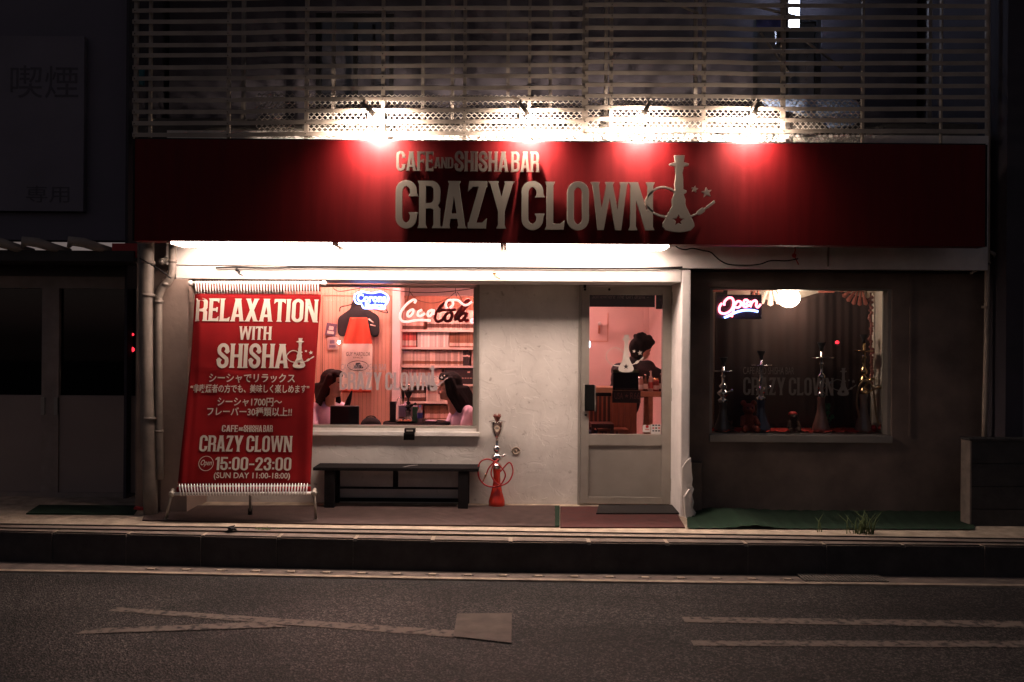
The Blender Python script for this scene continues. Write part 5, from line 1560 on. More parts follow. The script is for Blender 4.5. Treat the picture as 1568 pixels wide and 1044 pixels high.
font_mb(MB(), 'Extra', NP, (559, 463.5, 588, 471), 0, .008, bold=.045).build('letter_tube', nt_, t)
for px in (548, 590): MB().tube([P(px, 449, ny), P(px + (4 if px < 560 else -3), 437, ny)], .0025, 5).build('hanging_wire', black_metal, t)
t = thing('neon_sign', 'half lit red and white script neon cola sign hanging right in the window', 'neon sign', P(668, 476, ny))
ncoke = emis('neon_pink_white', (1.0, .62, .55), 1.15)
neon('letter_tube', [[(800, 225), (815, 190), (780, 185), (710, 235), (650, 310), (630, 380), (655, 430), (720, 440), (800, 425), (880, 420), (990, 428)],
                     [(760, 300), (725, 330), (720, 370), (750, 375), (780, 340), (785, 300), (760, 300)], [(890, 300), (850, 320), (840, 365), (880, 370), (925, 340)],
                     [(1010, 300), (965, 320), (955, 365), (985, 370), (1015, 330), (1025, 295), (1020, 360)],
                     [(1180, 285), (1165, 240), (1190, 195), (1240, 190), (1250, 240), (1215, 280)], [(1240, 185), (1310, 190), (1360, 230), (1410, 245), (1475, 205)]], .0115, ncoke, t, N2)
dred = mat('sign_dark_red', (.55, .012, .014), .35, vary=.15)
N3 = lambda px, py: tuple(P(530 + px / 7.649, 435 + py / 7.649, ny + .012))
neon('unlit_letter', [[(1215, 200), (1130, 240), (1060, 320), (1040, 390), (1070, 435), (1120, 420), (1150, 380)], [(1075, 320), (1130, 300), (1200, 300), (1290, 295)], [(1200, 330), (1160, 370), (1165, 425), (1215, 425), (1240, 370), (1230, 330), (1200, 330)],
                      [(1290, 430), (1280, 380), (1330, 300), (1390, 210), (1440, 190), (1420, 250), (1340, 340), (1300, 420)], [(1400, 335), (1350, 350), (1320, 400), (1340, 430), (1385, 400), (1420, 330), (1395, 400), (1410, 430), (1440, 415)]], .016, dred, t, N3)
c = P(1480 / 7.649 + 530, 435 + 430 / 7.649, ny)
mb = MB().tube([c + Vector((math.cos(k * .4) * .02, 0, math.sin(k * .4) * .02)) for k in range(17)], .004, 6)
font_mb(mb, 'R', VP(ny - .003), (721.5, 488.5, 725, 494), 0, .004)
mb.build('trademark_ring', emis('neon_soft', (1, .55, .6), 1.6), t)
for s_ in ([(745, 40), (740, 100), (715, 200)], [(745, 90), (830, 180), (950, 215), (1060, 215), (1180, 170), (1280, 95)], [(1280, 40), (1285, 100), (1300, 160)], [(1300, 90), (1340, 150), (1360, 200)]):
    MB().tube(spline([N2(*p) for p in s_], 6), .003, 5).build('hanging_wire', black_metal, t)
mb = MB().tube(spline([P(a, b, .18) for a, b in ((484, 440), (505, 437), (520, 446), (560, 440), (600, 444), (645, 448), (690, 446), (728, 441))], 6), .004, 6)
tag(mb.build('cable', black_metal), 'thin dark cable looping along the window top behind the neon signs', 'cable')

# ================================================================== ROOM LIGHTS
room_e = emis('room_tube', (1.0, .45, .40), ROOM)
for k, (x, y, L, ang) in enumerate(((-1.7, .75, .9, 0), (-.4, .8, .9, 0), (X(917, 1.6), 1.6, 0, 0))):
    z = 2.36
    if k == 2:
        x0, x1 = X(893, 1.6), X(930, 1.6); z = Z(468, 1.6) + .01
        t = thing('ceiling_light', 'warm strip light whose end shows at the top left of the door glass', 'light', ((x0 + x1) / 2, 1.6, z))
        MB().box(x0 - .5, x1, 1.57, 1.63, z + .016, z + .05, bev=.004).build('housing', white_paint, t)
        MB().tube([(x0 - .5, 1.6, z), (x1, 1.6, z)], .014, 12).build('tube', room_e, t)
        MB().tube([(x0 + .1, 1.6, z + .05), (x0 + .1, 1.6, 2.4)], .008, 6).build('hanger', black_metal, t)
    else:
        t = thing('ceiling_light', ['warm ceiling light over the seated women, near the left wall', 'warm ceiling light over the bookshelf side of the room'][k], 'light', (x, y, z))
        MB().box(x - L / 2, x + L / 2, y - .12, y + .12, z, 2.399, bev=.006).build('housing', white_paint, t)
        MB().box(x - L / 2 + .03, x + L / 2 - .03, y - .10, y + .10, z - .014, z - .001, bev=.004).build('diffuser', room_e, t)

# ================================================================== APRON, POSTERS, BULB
wy = 1.10
t = thing('apron', 'red and white apron hanging from the partition wall between the two women', 'apron', P(550, 470, wy))
AP = VP(wy)
def apron(u, v):
    py = 486 + (601 - 486) * v
    c = 549 - 4 * v
    hw = (13 + 9 * min(1, v * 3.2)) if v < .36 else 23.5
    px = c + (u * 2 - 1) * hw
    p = P(px, py, wy - .03 + .012 * math.sin(u * 14 + v * 4))
    return tuple(p)
mb = MB().grid(24, 40, apron)
for f in mb.bm.faces:
    zc = f.calc_center_median().z
    f.material_index = 1 if Z(597, wy) < zc < Z(528, wy) else 0
o = mb.build('apron_cloth', [mat('apron_red', (.62, .07, .03), .85, vary=.15, bump=.2), mat('apron_cream', (.74, .60, .50), .85, vary=.12, bump=.2)], t, recalc=False)
o.modifiers.new('solid', 'SOLIDIFY').thickness = .004
pl = VP(wy - .055); mb = MB()
font_mb(mb, 'GUY MARDILOR', pl, (530, 539, 567, 545), 0, .001); font_mb(mb, 'SINCE', pl, (540, 546, 556, 548.5), 0, .001)
ca = pl.ab(548, 560)
mb.loops([[(ca[0] + .11 * math.cos(k * .2094), ca[1] + .055 * math.sin(k * .2094)) for k in range(30)], [(ca[0] + .103 * math.cos(-k * .2094), ca[1] + .048 * math.sin(-k * .2094)) for k in range(30)]], pl, lambda x, y: (x, y), 0, .001)
mb.loops([[(ca[0] - .05, ca[1] - .03), (ca[0] + .06, ca[1] - .025), (ca[0] + .02, ca[1] + .035), (ca[0] - .02, ca[1] + .03)]], pl, lambda x, y: (x, y), 0, .001)
mb.build('print', black_cloth, t)
t = thing('shirt', 'black short sleeved shirt hanging behind the red apron', 'shirt', P(550, 490, wy + .02))
pr_ = []
A_ = lambda px, py, dy=.0: P(px, py, wy + .005 + dy)
pr_ += [('c', A_(548, 466), A_(548, 480), .07, .10), ('c', A_(538, 480), A_(526, 489), .05, .055), ('c', A_(559, 479), A_(571, 487), .05, .055), ('c', A_(525, 490), A_(524, 508), .055, .05), ('c', A_(573, 489), A_(574, 509), .055, .048), ('e', A_(548, 508), (.125, .03, .22))]
pr_ = [p if p[0] == 'e' else ('c', p[1], p[2], p[3], p[4]) for p in pr_]
so_ = fuse('shirt_cloth', pr_, black_cloth, t, .012, 3)
for v in so_.data.vertices:
    v.co.y = v.co.y * .35
mb = MB().tube([A_(564, 488, -.075), A_(572, 494, -.075)], .008, 6).tube([A_(567, 497, -.075), A_(575, 499, -.075)], .006, 6); mb.build('print', MATS['apron_cream'], t)
t = thing('clothes_hanger', 'black wire clothes hanger holding the shirt and apron', 'hanger', A_(548, 465))
MB().tube(spline([A_(520, 477, -.03), A_(522, 470, -.03), A_(535, 467, -.03), A_(550, 462, -.03), A_(570, 472, -.03), A_(592, 479, -.03), A_(592, 474, -.03)], 6), .006, 6).build('wire', black_metal, t)
MB().tube(spline([A_(550, 462, -.03), A_(552, 452, -.01), A_(548, 447, .03)], 5), .004, 6).build('hook', black_metal, t)
for k, (bx, lab) in enumerate((((499, 495, 515, 514), 'tilted dark purple poster on the wall left of the apron'), ((501, 516, 517, 535), 'small pale poster pinned under the dark purple poster'))):
    a = P(bx[0], bx[3], 1.135); b_ = P(bx[2], bx[1], 1.135); ce = (a + b_) / 2
    t = thing('poster', lab, 'poster', ce)
    q = Matrix.Rotation(R(9 if k == 0 else -2), 3, 'Y')
    MB().box(a.x, b_.x, 1.132, 1.137, a.z, b_.z, rot=(ce, q)).build('sheet', mat('poster_dark', (.16, .09, .14), .6, vary=.5, scale=14) if k == 0 else mat('poster_pale', (.50, .30, .26), .6, vary=.4, scale=14), t)
    MB().box(a.x + .02, b_.x - .02, 1.129, 1.131, a.z + .02, a.z + .05, rot=(ce, q)).box(a.x + .03, b_.x - .03, 1.129, 1.131, b_.z - .07, b_.z - .03, rot=(ce, q)).build('print', MATS['apron_cream'] if k == 0 else MATS['poster_dark'], t)
c = P(519, 524, 1.08)
t = thing('wall_lamp', 'tiny bright white bulb glowing on the wall beside the posters', 'lamp', c)
MB().ball(c, .016, 12, 8).build('bulb', emis('tiny_bulb', (1, .85, .75), 30), t)
MB().tube([c + Vector((0, .015, 0)), c + Vector((0, .05, 0))], .012, 8).build('socket', white_paint, t)

# ================================================================== BOOKSHELF
sy = 1.22
bx0, bx1 = X(615, sy), X(752, sy)
shelf = thing('bookshelf', 'pale wooden bookshelf full of comics at the right of the window', 'bookshelf', ((bx0 + bx1) / 2, sy, 0))
mb = MB().box(bx0 - .02, bx0, sy, sy + .25, .01, Z(455, sy)).box(bx1, bx1 + .02, sy, sy + .25, .01, Z(455, sy)); mb.build('side_panel', shelf_wood, shelf)
MB().box(bx0 - .02, bx1 + .02, sy + .251, sy + .262, .01, Z(452, sy)).build('back_panel', wood_red, shelf)
tops = [505.5, 532.5, 560.5, 588.5, 615.5, 643, 671, 700]
SH = []
for py in tops + [728]:
    z = Z(py, sy); SH.append(z)
    MB().box(bx0, bx1, sy - .006, sy + .25, z - .022, z).build('shelf_plank', shelf_wood, shelf)
pap = (.78, .64, .56)
def book_mat(name, c, band, bc):
    M = mat(name, c, .65, vary=.12, scale=30)
    return M
BM = {'pale': mat('book_pale', (.74, .55, .46), .65, vary=.15, scale=20), 'white': mat('book_white', (.80, .68, .60), .65, vary=.08, scale=20), 'red': mat('book_red', (.55, .10, .08), .65, vary=.2, scale=20),
      'pink': mat('book_pink', (.70, .40, .33), .65, vary=.2, scale=20), 'dark': mat('book_dark', (.14, .05, .03), .65, vary=.3, scale=20), 'black': mat('book_black', (.03, .02, .02), .6), 'brown': mat('book_brown', (.30, .13, .07), .65, vary=.3, scale=20)}
for M in BM.values():
    N = M.node_tree.nodes; L = M.node_tree.links; b_ = N['Principled BSDF']
    oi = N.new('ShaderNodeObjectInfo'); mr_ = N.new('ShaderNodeMapRange'); mr_.inputs['To Min'].default_value = .55; mr_.inputs['To Max'].default_value = 1.15
    hs_ = N.new('ShaderNodeHueSaturation'); src = b_.inputs['Base Color'].links[0].from_socket
    L.new(oi.outputs['Random'], mr_.inputs['Value']); L.new(mr_.outputs[0], hs_.inputs['Value']); L.new(src, hs_.inputs['Color']); L.new(hs_.outputs[0], b_.inputs['Base Color'])
def book_proto(m1, m2, lo, hi, h):
    """spine block with a printed band, its paper block behind; mesh origin at the foot of the spine"""
    mb = MB()
    for za, zb, mi in ((0, lo * h, 0), (lo * h, hi * h, 1), (hi * h, h, 0)):
        if zb - za < 1e-5: continue
        nf = len(mb.bm.faces)
        mb.box(-.0086, .0086, 0, .12, za, zb); mb.bm.faces.ensure_lookup_table()
        for f in list(mb.bm.faces)[nf:]: f.material_index = mi
    me = bpy.data.meshes.new('book'); mb.bm.to_mesh(me); mb.bm.free()
    me.materials.append(BM[m1]); me.materials.append(BM[m2])
    return me
blocks = [  # row, px range, spine, band, lo, hi, height, group words
    (0, 616, 648, 'pink', 'dark', .02, .2, .20, 'pale pink comics with dark feet at the left of the top shelf'),
    (0, 654, 732, 'pale', 'dark', .1, .3, .21, 'cream comics with dark marks filling the top shelf'),
    (1, 616, 638, 'red', 'pale', .1, .45, .155, 'red and white comics at the left of the second shelf'),
    (1, 639, 687, 'white', 'pale', .8, .86, .16, 'plain white comics in the middle of the second shelf'),
    (1, 688, 732, 'brown', 'pale', .1, .3, .16, 'dark brown comics at the right of the second shelf'),
    (2, 616, 709, 'pale', 'brown', .1, .32, .155, 'cream comics with black feet along the third shelf'),
    (2, 709, 721, 'black', 'pale', .6, .7, .16, 'black comics near the right of the third shelf'),
    (2, 722, 732, 'pink', 'pale', .2, .3, .155, 'pink comics at the right end of the third shelf'),
    (3, 616, 678, 'pink', 'white', .1, .55, .155, 'pink comics with white labels on the fourth shelf'),
    (4, 620, 652, 'dark', 'pale', .3, .6, .14, 'dark comics behind the table pipe on the fifth shelf'),
    (4, 653, 732, 'pale', 'pink', .55, .7, .15, 'cream comics with pink bands on the fifth shelf'),
    (5, 616, 650, 'red', 'dark', .3, .6, .15, 'dark red comics at the left of the lowest visible shelf'),
    (5, 651, 732, 'brown', 'pink', .1, .4, .15, 'brown comics at the right of the lowest visible shelf')]
for row, pa, pb, m1, m2, lo, hi, h, lab in blocks:
    me = book_proto(m1, m2, lo, hi, h)
    xa, xb = X(pa, sy + .01), X(pb, sy + .01)
    w = .0185; n = max(1, int((xb - xa) / w))
    first = None
    for i in range(n):
        if first is None:
            o = bpy.data.objects.new('book', me); first = o; tag(o, 'one of the ' + lab, 'book', lab)
        else: o = first.copy()
        col.objects.link(o)
        o.location = (xa + w * (i + .5), sy + .012 + random.uniform(0, .008), SH[row] + .0006)
        o.scale = (random.uniform(.93, 1.05), 1, random.uniform(.96, 1.04) if m1 != 'white' else 1)
bxx = P(706, 600, sy)
t = thing('storage_box', 'black box with small pale print on the shelf beside the woman', 'box', (bxx.x, sy + .02, SH[3]))
MB().box(X(681, sy), X(738, sy), sy + .004, sy + .2, SH[3] + .001, SH[3] + .165, bev=.004).build('carton', BM['black'], t)
mb = MB(); c = P(715, 585, sy)
for k in range(8): mb.box(X(700 + k * 4, sy), X(702.5 + k * 4, sy), sy + .001, sy + .0035, SH[3] + .06, SH[3] + .068)
mb.box(X(716, sy), X(720, sy), sy + .001, sy + .0035, SH[3] + .12, SH[3] + .135); mb.build('print', BM['pink'], t)

# ================================================================== TABLE AND THINGS ON IT
ty = .62
tc = P(638, 646, ty)
table = thing('round_table', 'round dark table between the two seated women', 'table', (tc.x, ty, 0))
TZ = tc.z
MB().lathe((tc.x, ty, 0), [(0, TZ - .025), (.33, TZ - .025), (.335, TZ - .012), (.33, TZ), (0, TZ)], 40).build('tabletop', black_wood, table)
MB().lathe((tc.x, ty, .02), [(.035, .04), (.035, TZ - .026)], 16).build('leg', black_metal, table)
MB().lathe((tc.x, ty, 0), [(0, .006), (.22, .006), (.22, .02), (.04, .045), (0, .045)], 28).build('foot', black_metal, table)
b = P(625, 645, ty + .04); b.z = TZ
hookah('water_pipe', 'dark water pipe on the round table between the women', b, Z(590, ty + .04) - TZ, gl_smoke, black_metal, tray=.06, tray_kind='cup', base_h=.3, base_r=.055, bowl_mat=chrome)
def on_table(px0, px1, py_top, dy): 
    y = ty + dy
    return X(px0, y), X(px1, y), y, Z(py_top, y)
a, b_, y, zt_ = on_table(612, 634, 621, .12)
t = thing('tissue_box', 'white tissue box behind the table water pipe', 'box', ((a + b_) / 2, y, TZ))
MB().box(a, b_, y - .05, y + .05, TZ + .001, zt_, bev=.004).build('carton', white_neon_tint, t)
MB().box(a + .004, b_ - .004, y - .0525, y - .0505, TZ + .03, TZ + .045).build('printed_band', BM['brown'], t)
MB().ball(((a + b_) / 2, y, zt_ + .006), .03, 10, 8, sc=(1.1, .6, .6)).build('tissue', white_neon_tint, t)
a, b_, y, zt_ = on_table(598, 607, 616, 0)
t = thing('menu_stand', 'tall dark menu stand at the left of the table', 'menu stand', ((a + b_) / 2, y, TZ))
MB().box(a, b_, y - .02, y + .02, TZ + .012, zt_, bev=.003).build('card_holder', BM['black'], t)
MB().box(a - .012, b_ + .012, y - .035, y + .035, TZ + .001, TZ + .011, bev=.002).build('base', black_metal, t)
MB().tube(spline([(b_, y, zt_ - .04), (b_ + .02, y, zt_ + .03), (b_ + .06, y, zt_ + .035), (b_ + .085, y, zt_ - .04)], 5), .003, 5).build('wire_loop', chrome, t)
a, b_, y, zt_ = on_table(632.5, 640.5, 622, -.03)
t = thing('carton', 'upright green carton beside the bottle on the table', 'carton', ((a + b_) / 2, y, TZ))
MB().box(a, b_, y - .02, y + .02, TZ + .001, zt_ - .012, bev=.002).build('body', mat('carton_green', (.03, .16, .07), .5, vary=.2), t)
MB().box(a + .004, b_ - .004, y - .015, y + .015, zt_ - .011, zt_, bev=.002).build('lid', white_neon_tint, t)
a, b_, y, zt_ = on_table(640, 648, 621, -.14)
cx = (a + b_) / 2
t = thing('bottle', 'clear drink bottle with a blue label at the front of the table', 'bottle', (cx, y, TZ))
r_ = (b_ - a) / 2; hh = zt_ - TZ
MB().lathe((cx, y, TZ), [(0, .001), (r_, .001), (r_, hh * .62), (r_ * .5, hh * .82), (r_ * .4, hh * .88), (0, hh * .88)], 20).build('body', mat('bottle_clear', (.55, .45, .45), .08, coat=.5), t)
MB().lathe((cx, y, TZ), [(r_ + .001, hh * .28), (r_ + .001, hh * .58)], 20).build('paper_label', mat('label_blue', (.05, .09, .42), .5), t)
MB().lathe((cx, y, TZ), [(r_ * .5, hh * .88), (r_ * .5, hh), (0, hh)], 16).build('screw_cap', mat('cap_blue', (.2, .25, .6), .4), t)
c = P(621, 641, ty - .1); c.z = TZ
t = thing('snack_plate', 'dark snack plate in front of the table water pipe', 'plate', c)
MB().lathe(c, [(0, .004), (.07, .004), (.1, .016), (.102, .02), (.07, .010), (0, .010)], 28).build('plate', black_metal, t)
mb = MB()
for k in range(16): mb.ball(c + Vector((random.uniform(-.06, .06), random.uniform(-.05, .05), .02)), random.uniform(.01, .018), 7, 5)
mb.build('snack', wood_red, t)
c = P(660, 645, ty - .02); c.z = TZ
t = thing('small_dish', 'small pale dish near the right woman on the table', 'dish', c)
MB().lathe(c, [(0, .002), (.04, .002), (.06, .018), (.062, .02), (.04, .008), (0, .008)], 24).build('bowl', white_neon_tint, t)
MB().lathe(c, [(.018, .0), (.03, .002), (.018, .004)], 16).build('foot_ring', white_neon_tint, t)

# ================================================================== PEOPLE
def seated_woman(label, head_px, y0, d, hair_len, lean, arm, tw2=-24):
    hc = P(*head_px, y0)
    KS = 1.13; TW = R(-24)
    def loc(f, s, z):
        tw = TW if z > -.14 else (R(tw2) if z > -.55 else TW)
        f, s = f * math.cos(tw) - s * math.sin(tw), f * math.sin(tw) + s * math.cos(tw)
        return Vector((hc.x + d * f * KS, y0 + s * KS, hc.z + z * KS))
    per = thing('person', label, 'person', (hc.x - d * .05, y0, .0))
    sh_z = -.195; hip_z = -.62; hf = -.07 - lean; fz = -hc.z / KS
    V = loc
    prims = [('e', V(0, 0, .02), (.092, .073, .102)), ('e', V(.028, 0, -.055), (.062, .056, .068)), ('e', V(.062, 0, -.088), (.026, .028, .024)),
             ('e', V(.068, 0, .045), (.03, .055, .045)), ('c', V(.083, 0, .012), V(.103, 0, -.022), .008, .012), ('e', V(.092, 0, -.056), (.012, .022, .010)), ('e', V(-.005, .073, -.01), (.018, .008, .03)), ('e', V(-.005, -.073, -.01), (.018, .008, .03)),
             ('c', V(-.02, 0, -.07), V(-.045, 0, -.2), .05, .055), ('c', V(hf - .0, -.10, sh_z - .02), V(hf, .10, sh_z - .02), .058, .058), ('e', V(hf, 0, sh_z - .12), (.105, .155, .16)), ('e', V(hf - .01, 0, sh_z - .30), (.10, .135, .15)), ('e', V(hf - .01, 0, hip_z + .06), (.13, .165, .12))]
    legs_ = []
    for s in (-1, 1):
        kn = V(hf + .38, s * .09, hip_z + .05); an = V(hf + .36, s * .10, fz + .10)
        prims += [('c', V(hf, s * .085, hip_z + .05), kn, .08, .058), ('c', kn, an, .052, .036), ('c', an + Vector((0, 0, -.06)), an + Vector((d * .13, 0, -.075)), .036, .028)]
    hands = []
    for s, (el, wr) in zip((-1, 1), arm):
        sp_ = V(hf, s * .165, sh_z - .03); e = V(*el); w = V(*wr)
        prims += [('c', sp_, e, .045, .036), ('c', e, w, .034, .024)]
        dr_ = (w - e).normalized(); up_ = Vector((0, 0, 1)); sd = dr_.cross(up_).normalized()
        pm = w + dr_ * .045
        prims += [('c', w, pm, .024, .028), ('e', pm + dr_ * .01, (.03, .026, .022))]
        for k in range(4):
            r0 = pm + dr_ * .028 + sd * (k - 1.5) * .017; L = (.034, .040, .037, .028)[k]
            m1 = r0 + dr_ * L - up_ * .004; m2 = m1 + dr_ * L * .5 - up_ * (.02 + .003 * k)
            prims += [('c', r0, m1, .0085, .008), ('c', m1, m2, .008, .007)]
        th0 = pm - sd * .024 + Vector((0, 0, .004)); th1 = th0 + dr_ * .03 - sd * .02; prims += [('c', th0, th1, .0105, .009), ('c', th1, th1 + dr_ * .025, .009, .0075)]
        hands.append((w, dr_, pm))
    eyes = [V(.083, s * .033, .012) for s in (-1, 1)]; lipc = V(.10, 0, -.056)
    def paint(c):
        if (c - lipc).length < .017: return 1
        if min((c - e).length for e in eyes) < .0125: return 2
        return 0
    fuse('body', prims, [skin, skin_lip, eye_dark], per, .0065, 3, paint)
    # t-shirt and trousers
    sh = [('c', V(hf, -.11, sh_z - .02), V(hf, .11, sh_z - .02), .068, .068), ('e', V(hf, 0, sh_z - .12), (.118, .168, .17)), ('e', V(hf - .01, 0, sh_z - .30), (.118, .15, .16)), ('c', V(hf - .01, 0, sh_z - .36), V(hf - .01, 0, hip_z + .1), .135, .14)]
    for s, (el, wr) in zip((-1, 1), arm):
        sp_ = V(hf, s * .165, sh_z - .03); e = V(*el); sh.append(('c', sp_, sp_.lerp(e, .62), .060, .056))
    so = fuse('t_shirt', sh, white_neon_tint, per, .01, 4)
    tr_ = [('e', V(hf - .01, 0, hip_z + .05), (.145, .178, .125))]
    for s in (-1, 1):
        kn = V(hf + .38, s * .09, hip_z + .05); an = V(hf + .36, s * .10, fz + .13); tr_ += [('c', V(hf, s * .085, hip_z + .05), kn, .09, .068), ('c', kn, an, .06, .046)]
    fuse('trousers', tr_, denim, per, .012, 3)
    hr = [('e', V(-.018, 0, .045), (.108, .094, .102)), ('e', V(-.055, 0, -.02), (.085, .095, .12)), ('e', V(.035, 0, .098), (.066, .074, .034)), ('e', V(.062, 0, .078), (.042, .068, .028))]
    if lean > .03: hr += [('c', V(.05, -.072, .06), V(.03, -.082, -.06), .03, .028), ('c', V(.03, -.082, -.06), V(-.06, -.1, -.2), .028, .03)]
    for s in (-1, 1):
        hr += [('c', V(.02, s * .075, .07), V(-.03, s * .088, -.05), .03, .036), ('c', V(-.03, s * .085, -.05), V(-.055 - 1.2 * lean, s * .095, -hair_len * .75), .038, .036)]
        for k in range(6):
            f = -.02 - .026 * k; z1 = -hair_len * random.uniform(.92, 1.08) - .012 * k
            hr.append(('c', V(f, s * (.085 - .012 * k), -.02), V(f - .02 - hair_len * (.62 if lean > .03 else .10), s * (.10 - .014 * k), z1), .036, .015))
    hr += [('c', V(-.09, 0, -.02), V(-.13 - hair_len * (.55 if lean > .03 else .05), 0, -hair_len), .055, .025)]
    fuse('hair', hr, hair_mat, per, .008, 3)
    return per, hands, V
w1, h1, V1 = seated_woman('woman with shoulder length black hair and white shirt seated at left of the window', (509.5, 588), .55, 1, .22, .02, [((.05, -.20, -.42), (.24, -.12, -.34)), ((.05, .20, -.44), (.28, .10, -.42))], -50)
w2, h2, V2 = seated_woman('woman with long black hair and white shirt seated in profile at right of the window', (688, 592), .55, -1, .33, .06, [((-.02, -.2, -.47), (.20, -.14, -.42)), ((-.02, .2, -.47), (.20, .12, -.42))])
c = V2(.06, -.075, .07)
mb = MB().tube([c + Vector((-.02, -.012, -.015)), c + Vector((.02, -.012, .012))], .006, 6).ball(c + Vector((-.012, -.016, .035)), .007, 8, 6)
mb.build('hair_clip', MATS['cord_white'], w2)
# hose grip held in the left woman's hand
w_, dr_, pm = h1[0]
g0 = pm + Vector((.015, -.01, -.07)); g1 = P(539, 598, g0.y)
t = thing('hose_grip', 'long dark tapered water pipe grip held up by the left woman', 'hose grip', g0)
MB().tube([g0, g0.lerp(g1, .3), g0.lerp(g1, .42), g0.lerp(g1, .8), g1], [.02, .03, .036, .022, .006], 12).build('grip', black_wood, t)
MB().tube(spline([g0, g0 + Vector((.03, 0, -.06)), g0 + Vector((.2, .05, -.10)), P(620, 641, ty + .0)], 6), .01, 8).build('hose', black_cloth, t)
def chair(label, x, y, top, w, back_to):
    t = thing('chair', label, 'chair', (x, y, 0))
    sz = .43
    MB().box(x - w / 2, x + w / 2, y - .19, y + .19, sz - .03, sz, bev=.01).build('seat', black_wood, t)
    MB().box(x - w / 2, x + w / 2, y + back_to * .19 - .018, y + back_to * .19 + .018, top - .34, top, bev=.016, seg=3).build('backrest', mat('chair_vinyl', (.020, .016, .018), .45, vary=.2), t)
    for sx in (-1, 1):
        for sy_ in (-1, 1):
            MB().box(x + sx * (w / 2 - .02) - .014, x + sx * (w / 2 - .02) + .014, y + sy_ * .165 - .014, y + sy_ * .165 + .014, .005, sz - .031).build('leg', black_metal, t)
        MB().box(x + sx * (w / 2 - .035) - .012, x + sx * (w / 2 - .035) + .012, y + back_to * .165 - .012, y + back_to * .165 + .012, sz + .001, top - .3).build('back_post', black_metal, t)
    return t
cy_ = .33
chair('empty black chair with its back to the window before the left woman', (X(506.5, cy_ - .19) + X(551, cy_ - .19)) / 2, cy_, Z(622.5, cy_ - .19), X(551, cy_ - .19) - X(506.5, cy_ - .19), -1)
for V, lab in ((V1, 'low stool under the left seated woman'), (V2, 'low stool under the right seated woman')):
    c = V(-.08, 0, 0); z = V(0, 0, -.62).z - .07
    t = thing('stool', lab, 'stool', (c.x, c.y, 0))
    MB().lathe((c.x, c.y, 0), [(0, z - .04), (.17, z - .04), (.18, z - .02), (.17, z), (0, z)], 28).build('seat', black_cloth, t)
    for a in range(4):
        q = Vector((math.cos(a * 1.571 + .785) * .13, math.sin(a * 1.571 + .785) * .13, 0)); MB().tube([Vector((c.x, c.y, .006)) + q * 1.2, Vector((c.x, c.y, z - .041)) + q], .014, 8).build('leg', black_metal, t)
c = P(568, 643, .5)
t = thing('handbag', 'dark rounded handbag beside the table, left of the menu stand', 'bag', c)
MB().ball(c + Vector((0, 0, -.05)), .09, 16, 10, sc=(1.15, .6, .9)).build('body', black_cloth, t)
MB().tube(spline([c + Vector((-.06, 0, .0)), c + Vector((-.03, 0, .035)), c + Vector((.03, 0, .035)), c + Vector((.06, 0, 0))], 5), .006, 6).build('strap', black_metal, t)
bz = c.z - .05 - .081
t = thing('stool', 'black stool carrying the dark handbag', 'stool', (c.x, .5, 0))
MB().box(c.x - .16, c.x + .16, .36, .64, bz - .04, bz, bev=.008).build('seat', black_wood, t)
for sx in (-1, 1):
    for sy_ in (-1, 1): MB().box(c.x + sx * .14 - .014, c.x + sx * .14 + .014, .5 + sy_ * .12 - .014, .5 + sy_ * .12 + .014, .006, bz - .041).build('leg', black_metal, t)

# ---- bartender behind the counter
my = 1.05
hc = P(984, 533, my)
man = thing('person', 'bartender with thick dark hair and black shirt leaning over the counter', 'person', (hc.x - .1, my, 0))
V = lambda f, s, z: Vector((hc.x + f, my + s, hc.z + z))
tilt = Matrix.Rotation(R(28), 3, 'Y')
HV = lambda f, s, z: V(0, 0, 0) + tilt @ (Vector((f, s, z)) * .84)
pr_ = [('e', HV(0, 0, .025), (.084, .070, .094)), ('e', HV(.035, 0, -.06), (.056, .052, .06)), ('e', HV(.07, 0, -.10), (.024, .026, .022)), ('c', HV(.088, 0, .01), HV(.106, 0, -.028), .009, .013), ('e', HV(.10, 0, -.068), (.013, .024, .011)),
       ('e', HV(-.005, -.08, -.01), (.02, .009, .032)), ('e', HV(-.005, .08, -.01), (.02, .009, .032)), ('c', HV(-.02, 0, -.07), V(-.085, 0, -.15), .056, .062),
       ('c', V(-.23, .08, -.235), V(.03, -.10, -.20), .07, .07), ('e', V(-.13, 0, -.33), (.19, .14, .19)), ('e', V(-.21, 0, -.55), (.17, .14, .2)), ('e', V(-.28, 0, -.78), (.15, .16, .14))]
base_z = hc.z
for s in (-1, 1): pr_ += [('c', V(-.28, s * .09, -.80), V(-.24, s * .10, -base_z + .46), .085, .06), ('c', V(-.24, s * .10, -base_z + .46), V(-.27, s * .10, -base_z + .08), .056, .042), ('c', V(-.28, s * .10, -base_z + .05), V(-.12, s * .10, -base_z + .045), .042, .034)]
arms = [(V(.03, -.12, -.21), V(.17, -.17, -.28), V(.32, -.10, -.34)), (V(-.24, .08, -.25), V(-.20, -.12, -.47), V(.06, -.24, -.46))]
